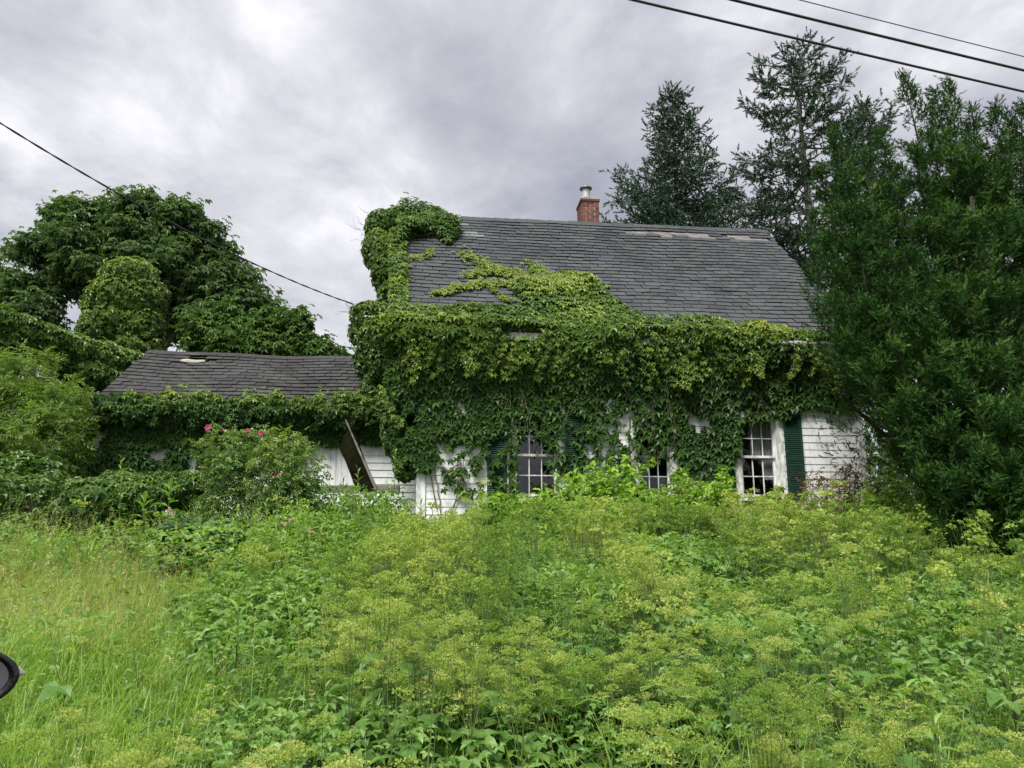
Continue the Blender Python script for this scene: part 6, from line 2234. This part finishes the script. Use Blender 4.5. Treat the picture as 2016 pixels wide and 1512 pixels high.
    parts = [merge(bl[j], M[k == j], P[k == j], tint[k == j]) for j in range(3)]
    co, fl, fs, t = concat(parts)
    o = mobj('grass', raw_mesh('grass', co, fl, fs, MAT['grass'], t))
    tag(o, 'long arching green grass among the weeds, thickest at the left', 'grass', kind='stuff')
    co, fl, fs, t = merge(bl[1], M[k == 9], P[k == 9], tint[k == 9] * 0.7)
    o = mobj('dry_grass', raw_mesh('dry_grass', co, fl, fs, MAT['hay'], t))
    tag(o, 'patch of bleached tan grass in the middle distance at the left', 'grass', kind='stuff')

    # ---- dry seed heads
    x, y = scatter_xy(9000, 2.2, 13.0)
    gr, hay, lf = region(x, y)
    ok = rng.random(len(x)) < np.clip(0.03 + 0.10 * gr + 0.85 * hay + 0.22 * np.clip(vnoise(x, y, 1.2, 97) - 0.62, 0, 1) * (y < 6), 0, 1)
    x, y = x[ok], y[ok]
    n = len(x)
    B = np.stack([x, y, ground_z(x, y)], -1)
    L = rng.uniform(0.5, 0.95, n)
    a = rng.uniform(0, 6.28, n)
    E = B + np.stack([np.cos(a) * L * .22, np.sin(a) * L * .22, L * 0.93], -1)
    g = np.random.default_rng(5)
    vs, fs = [], []
    for j in range(12):
        zz = g.uniform(-0.16, 0.02)
        b = g.uniform(0, 6.28)
        leaflet_base = np.array([0, 0, zz])
        e = leaflet_base + np.array([math.cos(b) * 0.035, math.sin(b) * 0.035, -0.012 + 0.02 * g.random()])
        s = unit(np.cross(e - leaflet_base, [0, 0, 1])) * 0.003
        o_ = len(vs)
        vs += [tuple(leaflet_base), tuple((leaflet_base + e) / 2 + s), tuple(e), tuple((leaflet_base + e) / 2 - s)]
        fs.append((o_, o_ + 1, o_ + 2, o_ + 3))
    parts = [merge(proto(vs, fs), rz_mats(n, 0.4, 0.7, 1.3), E, rng.random(n)), merge(STEM3, stem_mats(B, E, 0.0016), B, rng.random(n) * 0.4)]
    co, fl, fs2, t = concat(parts)
    o = mobj('dry_grass', raw_mesh('dry_grass', co, fl, fs2, MAT['hay'], t))
    tag(o, 'straw coloured seeding grass stalks scattered through the meadow', 'grass', kind='stuff')


build_meadow()


def build_wild_stalks():
    x, y = scatter_xy(900, 2.6, 11.0)
    k0 = vnoise(x, y, 0.9, 120) > 0.45
    x, y = x[k0], y[k0]
    n = len(x)
    B = np.stack([x, y, ground_z(x, y)], -1)
    a = rng.uniform(0, 6.28, n)
    L = rng.uniform(0.75, 1.15, n)
    lean = rng.uniform(0.05, 0.5, n)
    seg = 6
    parts, prev = [], B
    for j in range(1, seg + 1):
        f = j / seg
        nxt = B + np.stack([np.cos(a) * lean * L * f * f, np.sin(a) * lean * L * f * f, L * f * (1 - 0.25 * lean * f)], -1)
        parts.append(merge(STEM3, stem_mats(prev, nxt, 0.0030 - 0.0017 * f), prev, np.full(n, 0.75)))
        if j > 2:
            for q in range(3):
                c = prev + (nxt - prev) * rng.random((n, 1))
                D = rng.normal(0, 1, (n, 3)) + np.array([0, 0, 0.9])
                parts.append(merge(LANCE, basis(rng.normal(0, .5, (n, 3)) + np.array([0, 0, 1.0]), D, rng.uniform(0.018, 0.05, n)), c, 0.6 + 0.4 * rng.random(n)))
        prev = nxt
    co, fl, fs, t = concat(parts)
    o = mobj('wild_stalks', raw_mesh('wild_stalks', co, fl, fs, MAT['fern'], t))
    tag(o, 'thin pale green stalks standing and leaning above the umbels', 'weeds', kind='stuff')


build_wild_stalks()


def build_weeds():
    n0 = 900
    x, y = rng.uniform(-7, 1.0, n0), rng.uniform(8.8, 12.9, n0)
    q = x / y
    ok = (q > -0.66) & (q < -0.09) & ~blocked(x, y) & (rng.random(n0) < np.clip(vnoise(x, y, 1.6, 91) * 1.5 - 0.1, 0, 1)) & ~((q < -0.40) & (y < 10.2))
    x, y = x[ok], y[ok]
    n = len(x)
    H = rng.uniform(0.4, 0.85, n) * np.clip(0.6 + 0.7 * vnoise(x, y, 1.1, 92), 0.7, 1.2)
    B = np.stack([x, y, ground_z(x, y)], -1)
    E = B + np.stack([rng.normal(0, .06, n), rng.normal(0, .06, n), H], -1)
    k = 16
    f = np.tile(np.linspace(0.25, 1, k), n)
    Bk, Ek = np.repeat(B, k, 0), np.repeat(E, k, 0)
    a = np.tile(np.arange(k) * 2.4, n) + np.repeat(rng.uniform(0, 6.28, n), k)
    el = R(0) + R(60) * f ** 3 + rng.normal(0, .15, n * k)
    D = np.stack([np.cos(a) * np.cos(el), np.sin(a) * np.cos(el), np.sin(el)], -1)
    N = np.stack([-np.cos(a) * np.sin(el), -np.sin(a) * np.sin(el), np.cos(el)], -1)
    M = basis(N, D, (0.17 - 0.07 * f) * np.repeat(rng.uniform(0.7, 1.1, n), k))
    t = np.clip(0.05 + 0.5 * f * np.repeat(rng.uniform(0.5, 1.2, n), k), 0, 1)
    co, fl, fs, t = concat([merge(LANCE, M, Bk + (Ek - Bk) * f[:, None], t), merge(STEM3, stem_mats(B, E, 0.006), B, np.full(n, 0.3))])
    o = mobj('weeds', raw_mesh('weeds', co, fl, fs, MAT['fern'], t))
    tag(o, 'thicket of narrow-leaved green weeds in front of the low wing', 'weeds', kind='stuff')


build_weeds()


# ---- single plants that stand out of the meadow
def rosette(px, py, Y, size, label, n=11, tall=0.35, tint=(0.4, 0.9), group=None):
    c = at_y(px, py, Y)
    b = np.array([c[0], c[1], float(ground_z(c[0], c[1]))])
    root = empty('milkweed_plant', b, 0, label, 'plant', group)
    H = max(c[2] - b[2], 0.25)
    MB().tube([b, b + np.array([0.01, 0, H * .5]), b + np.array([0, 0, H])], [0.009, 0.007, 0.004], 6).build('stem', MAT['green_stem'], root, off=b)
    ms = [raw_mesh('leaf', *BROAD, MAT['milkweed'], t) for t in (0.2, 0.5, 0.8)]
    for k in range(n):
        f = k / (n - 1)
        a = k * 2.4 + rng.normal(0, 0.2)
        el = R(-8 + 75 * f ** 1.3 + rng.normal(0, 6))
        D = np.array([[math.cos(a) * math.cos(el), math.sin(a) * math.cos(el), math.sin(el)]])
        N = np.array([[-math.cos(a) * math.sin(el), -math.sin(a) * math.sin(el), math.cos(el)]])
        M = basis(N, D, np.array([size * (1.0 - 0.35 * f) * rng.uniform(.85, 1.1)]))[0]
        m4 = np.eye(4)
        m4[:3, :3] = M
        m4[:3, 3] = (0, 0, H * (0.62 + 0.38 * f))
        o = bpy.data.objects.new('leaf', ms[min(2, int(3 * (0.2 + 0.7 * f)))])
        COL.objects.link(o)
        o.parent = root
        o.matrix_local = Matrix(m4.tolist())


RG = 'broad-leaved milkweed plants in the meadow'
for px, py, Y, s, lab in ((470, 1195, 5.2, 0.17, 'pale broad-leaved milkweed rosette left of centre among low leaves'), (748, 1205, 5.0, 0.15, 'upright bright milkweed shoot among leaves below the leaning board'), (1162, 1168, 5.6, 0.15, 'small milkweed rosette in the middle of the umbel drift'),
                          (1265, 1062, 7.6, 0.22, 'large milkweed with long pale leaves below the middle window'), (815, 1072, 7.4, 0.18, 'milkweed with bright narrow leaves below the white house corner'), (1075, 1060, 7.8, 0.17, 'milkweed with a lit top leaf below the first window'),
                          (1215, 1150, 5.9, 0.14, 'low milkweed just right of the small rosette in the umbel drift'), (1780, 1030, 8.6, 0.16, 'milkweed below the withered bush at right'), (960, 1165, 5.8, 0.15, 'blue-green milkweed in the dense umbels at centre'),
                          (285, 985, 10.2, 0.22, 'large-leaved milkweed in front of the creeper mound at left'), (335, 960, 10.6, 0.26, 'tallest broad-leaved plant between creeper mound and rose bush'), (1835, 1400, 3.3, 0.10, 'milkweed with round light leaves in the bottom right'), (1780, 1330, 3.8, 0.12, 'fresh milkweed among umbels at lower right')):
    rosette(px, py, Y, s, lab, group=RG)


def tall_stalk(px, py0, py1, Y, label, lean=0.0, size=0.16, cat='weed', name='goldenrod_stalk', mat='milkweed', n=26, group=None):
    b = at_y(px, py1, Y)
    b[2] = float(ground_z(b[0], b[1]))
    top = at_y(px + lean, py0, Y)
    root = empty(name, b, 0, label, cat, group)
    MB().tube([b, (b + top) / 2 + np.array([0.02, 0, 0]), top], [0.008, 0.006, 0.003], 5).build('stem', MAT['green_stem'], root, off=b)
    f = np.linspace(0.25, 1.0, n)
    a = np.arange(n) * 2.4
    P = b + (top - b) * f[:, None]
    el = R(5) + R(65) * f ** 3
    D = np.stack([np.cos(a) * np.cos(el), np.sin(a) * np.cos(el), np.sin(el)], -1)
    N = np.stack([-np.cos(a) * np.sin(el), -np.sin(a) * np.sin(el), np.cos(el)], -1)
    M = basis(N, D, size * (1.1 - 0.5 * f))
    co, fl, fs, t = merge(LANCE, M, P - b, np.clip(0.2 + 0.6 * f, 0, 1))
    mobj('foliage', raw_mesh('foliage', co, fl, fs, MAT[mat], t), root)['kind'] = 'stuff'


TG = 'tall leafy stalks around the foot of the wing and house'
for px, y0, y1, Y, ln, lab in ((235, 905, 1040, 10.4, 4, 'tall single leafy stalk rising before the creeper mound at left'), (770, 885, 1010, 11.6, 8, 'tall leafy stalk beside the creeper at the house corner'), (705, 925, 1010, 11.4, 0, 'leafy stalk in front of the leaning board'),
                               (760, 960, 1040, 11.0, 6, 'shorter leafy stalk right of the leaning board'), (570, 990, 1060, 10.2, 2, 'leafy stalk below the rose bush'), (530, 985, 1050, 10.4, -6, 'bushy leafy stalk below the magenta rose'), (680, 940, 1010, 11.6, -4, 'leafy stalk left of the leaning board foot'),
                               (1012, 935, 1010, 11.9, 3, 'leafy stalk before the left casing of the first window'), (825, 985, 1050, 11.2, 4, 'pale feathery stalk before the white corner board'), (600, 1000, 1070, 9.8, 3, 'leafy stalk with pale tip right of the rose bush foot')):
    tall_stalk(px, y0, y1, Y, lab, ln, group=TG)
# reed-like grass clumps at left
for px, py, Y, lab in ((180, 930, 12.6, 'tall reed grass tuft before the wing creeper at left'), (400, 990, 10.6, 'arching grass tuft left of the rose bush foot'), (170, 1030, 9.8, 'bright grass tuft in front of the creeper mound'), (560, 1010, 9.9, 'grass tuft under the rose bush'), (330, 1010, 10.2, 'grass tuft between mound and rose bush'), (90, 1030, 9.8, 'grass tuft at the far left below the thicket'), (1520, 1440, 2.9, 'bright grass tuft rising at the bottom right of centre'), (1330, 1430, 3.0, 'fine grass tuft at the bottom right')):
    c = at_y(px, py, Y)
    b = np.array([c[0], c[1], float(ground_z(c[0], c[1]))])
    H = max(c[2] - b[2] + 0.25, 0.4) * 1.1
    n = 46
    a = rng.uniform(0, 6.28, n)
    lean_ = rng.uniform(0.05, 0.5, n)
    N = np.stack([np.cos(a) * lean_, np.sin(a) * lean_, np.ones(n)], -1)
    T = np.stack([np.cos(a), np.sin(a), np.zeros(n)], -1)
    ln = H * rng.uniform(0.6, 1.05, n)
    M = basis(N, T, np.stack([np.full(n, 0.8 if Y > 5 else 0.45), ln * rng.uniform(.4, .9, n), ln], -1))
    P = np.stack([rng.normal(0, .06, n), rng.normal(0, .06, n), np.zeros(n)], -1)
    co, fl, fs, t = merge(blade_proto(5, 0.022, 1.0), M, P, rng.uniform(0.35, 0.9, n))
    o = mobj('grass_tuft', raw_mesh('grass_tuft', co, fl, fs, MAT['grass'], t))
    o.location = b
    tag(o, lab, 'grass tuft', 'single grass tufts')
# pale pink blossoms
for px, py, Y, lab in ((566, 1028, 9.4, 'small pale pink blossom below the rose bush'), (606, 1042, 9.2, 'pale pink blossom spike right of the other small pink blossom'), (336, 1005, 10.0, 'tiny faded pink blossom beside the grass tufts left of the rose')):
    c = at_y(px, py, Y)
    b = np.array([c[0], c[1], float(ground_z(c[0], c[1]))])
    root = empty('pink_flower', b, 0, lab, 'flower', 'small pale pink flowers')
    MB().tube([b, (b + c) / 2, c], [0.005, 0.004, 0.003], 5).build('stem', MAT['green_stem'], root, off=b)
    for k in range(4):
        petals(Vector(c + np.array([rng.normal(0, .025), -0.01, -0.022 * k + 0.03])), 0.019, 5, MAT['palepink'], 'blossom', root, b)


# ------------------------------------------------------------------ overhead lines
def cable(name, label, pts, r, mat, cat='overhead wire', twist=False, group=None):
    P = np.array(pts, float)
    t = np.linspace(0, len(P) - 1, 60)
    i = np.clip(t.astype(int), 0, len(P) - 2)
    # smooth through the surveyed points
    deg = min(len(P) - 1, 3)
    k = np.concatenate([[0], np.cumsum(np.linalg.norm(np.diff(P, axis=0), axis=1))])
    t = np.linspace(0, k[-1], 60)
    deg = min(len(P) - 1, 2)
    Q = np.stack([np.polyval(np.polyfit(k, P[:, c], deg), t) for c in range(3)], -1)
    mb = MB()
    if not twist:
        mb.tube(Q, r, 6)
    else:
        t2 = np.linspace(0, len(Q) - 1, 420)
        Q2 = np.stack([np.interp(t2, np.arange(len(Q)), Q[:, c]) for c in range(3)], -1)
        w = np.arange(420) * 0.22
        for ph in (0, math.pi):
            off = np.stack([np.cos(w + ph) * r * 0.2, np.sin(w + ph) * r * 0.35, np.cos(w + ph) * r * 0.35], -1)
            mb.tube(Q2 + off, r * 0.62, 5)
    o = mb.build(name, mat, None, smooth=True)
    return tag(o, label, cat, group)


def span(points, Z, extend=22):
    P = [at_z(px, py, Z) for px, py in points]
    a = P[0] + (P[0] - P[-1]) / np.linalg.norm(P[0] - P[-1]) * extend
    b = P[-1] + (P[-1] - P[0]) / np.linalg.norm(P[0] - P[-1]) * extend
    a[2] += 0.6
    b[2] += 0.25
    return [a] + P + [b]


cable('power_line', 'lowest thick black line crossing the sky at the upper right, over the yew', span([(1212, 0), (1600, 74), (2016, 182)], 7.1), 0.014, MAT['cable'], group='lines across the upper right sky')
cable('power_line', 'middle thick black line crossing the top right corner of the sky', span([(1422, 0), (1720, 62), (2016, 139)], 7.5), 0.016, MAT['cable'], group='lines across the upper right sky')
cable('power_line', 'thin uppermost line crossing the top right corner of the sky', span([(1558, 0), (1790, 50), (2016, 112)], 8.4), 0.007, MAT['cable_grey'], group='lines across the upper right sky')
drop = [at_y(-420, -40, 7.0), at_y(0, 250, 8.6), at_y(235, 378, 10.2), at_y(480, 508, 12.3), at_y(700, 602, 14.6)]
cable('service_cable', 'twisted service cable sagging from the upper left to the house gable', drop, 0.014, MAT['cable'], twist=True)


# ------------------------------------------------------------------ the parked car whose mirror reaches into the picture
def build_car():
    W = 1.84
    mirror_fwd = 0.95                                # mirror ahead of the car's middle
    side_pt = MIR_TIP[:2] - CAR_R * 0.25
    O = side_pt - CAR_D * mirror_fwd - CAR_R * (W / 2)
    root = empty('parked_car', (O[0], O[1], 0.0), math.atan2(CAR_D[1], CAR_D[0]), 'black car at the left edge, only its door mirror tip in view', 'car')
    black = plain_mat('black_car_paint', (0.006, 0.006, 0.008), 0.18, spec=0.6)
    tyre = plain_mat('tyre_rubber', (0.015, 0.015, 0.016), 0.85)
    glass = plain_mat('tinted_car_glass', (0.01, 0.011, 0.012), 0.06, spec=0.7)
    alloy = plain_mat('wheel_alloy', (0.35, 0.35, 0.36), 0.3, 0.8)

    def loft(name, sections, mat, close=True, bev=0.04):
        mb = MB()
        vs, fs = [], []
        m = len(sections[0])
        for s in sections:
            vs += s
        for i in range(len(sections) - 1):
            for k in range(m):
                k2 = (k + 1) % m
                fs.append((i * m + k, i * m + k2, (i + 1) * m + k2, (i + 1) * m + k))
        fs.append(tuple(range(m))[::-1])
        fs.append(tuple((len(sections) - 1) * m + k for k in range(m)))
        mb.add(vs, fs)
        return bevel(mb.build(name, mat, root), bev, 3)

    def sec(x, hw, zb, zt):
        return [(x, -hw, zb), (x, -hw * 1.0, (zb + zt) / 2), (x, -hw * 0.96, zt), (x, hw * 0.96, zt), (x, hw, (zb + zt) / 2), (x, hw, zb)]
    h = W / 2
    loft('body', [sec(-2.15, h * .86, 0.45, 0.98), sec(-1.9, h * .97, 0.32, 1.02), sec(-0.6, h, 0.28, 1.02), sec(0.75, h, 0.28, 1.00), sec(1.7, h * .95, 0.30, 0.92), sec(2.2, h * .80, 0.42, 0.74)], black)
    loft('cabin', [sec(-1.95, h * .84, 1.0, 1.06), sec(-1.55, h * .78, 1.0, 1.50), sec(-0.4, h * .76, 1.0, 1.56), sec(0.25, h * .78, 1.0, 1.50), sec(1.05, h * .88, 0.98, 1.03)], black, bev=0.05)
    for sy in (-1, 1):
        g = MB()
        g.add([(-1.45, sy * h * 0.905, 1.08), (-0.45, sy * h * 0.905, 1.08), (-0.45, sy * h * 0.80, 1.46), (-1.35, sy * h * 0.81, 1.42)], [(0, 1, 2, 3)])
        g.add([(-0.38, sy * h * 0.905, 1.08), (0.75, sy * h * 0.93, 1.06), (0.22, sy * h * 0.81, 1.44), (-0.38, sy * h * 0.80, 1.46)], [(0, 1, 2, 3)])
        g.build('side_window', glass, root)
        for x in (-1.32, 1.38):
            wl = MB()
            wl.tube([(x, sy * (h - 0.22), 0.33), (x, sy * (h - 0.20), 0.33), (x, sy * (h + 0.0), 0.33), (x, sy * (h + 0.01), 0.33)], [0.30, 0.33, 0.33, 0.29], 28)
            t = wl.build('wheel', tyre, root, smooth=False)
            MB().tube([(x, sy * (h - 0.02), 0.33), (x, sy * (h + 0.016), 0.33)], [0.215, 0.20], 24).build('rim', alloy, t)
    # mirror: a rounded shell, open to the rear, with the glass set back in it
    cx, cyv, cz = mirror_fwd, -(h + 0.25 - 0.135), float(MIR_TIP[2])
    hw, hh = 0.135, 0.085

    def ring(k, x, dz=0.0):
        pts = []
        for i in range(36):
            a = 2 * math.pi * i / 36
            c, s = math.cos(a), math.sin(a)
            e = 1.12
            yy = math.copysign(abs(c) ** e, c) * hw * k
            zz = math.copysign(abs(s) ** 1.04, s) * hh * k
            pts.append((x, cyv - yy, cz + zz + dz + 0.02 * k * (c > 0) * 0))
        return pts
    rings = [ring(0.80, cx + 0.012), ring(0.84, cx - 0.012), ring(0.985, cx - 0.014), ring(1.0, cx + 0.004), ring(0.97, cx + 0.05), ring(0.82, cx + 0.10), ring(0.5, cx + 0.135), ring(0.1, cx + 0.15)]
    mb = MB()
    vs, fs = [], []
    for r_ in rings:
        vs += r_
    for i in range(len(rings) - 1):
        for k in range(36):
            k2 = (k + 1) % 36
            fs.append((i * 36 + k, i * 36 + k2, (i + 1) * 36 + k2, (i + 1) * 36 + k))
    fs.append(tuple((len(rings) - 1) * 36 + k for k in range(36)))
    mb.add(vs, fs)
    mir = mb.build('door_mirror', black, root, smooth=True)
    g = MB()
    g.add(ring(0.815, cx + 0.004), [tuple(range(36))])
    g.build('mirror_glass', plain_mat('mirror_glass', (0.42, 0.43, 0.45), 0.05, 0.9), mir)
    ind = MB()
    ind.tube([(cx + 0.02, cyv - hw * 0.96, cz + 0.006), (cx + 0.022, cyv - hw * 1.10, cz + 0.002)], [0.016, 0.003], 8)
    ind.build('turn_signal', plain_mat('clear_lens', (0.55, 0.53, 0.48), 0.2), mir)
    arm = MB()
    arm.tube([(cx + 0.03, cyv + 0.02, cz - 0.06), (cx + 0.02, -(h - 0.02), cz - 0.11), (cx - 0.05, -(h - 0.12), 0.99)], [0.028, 0.034, 0.045], 10)
    arm.build('mirror_arm', black, mir, smooth=True)


build_car()
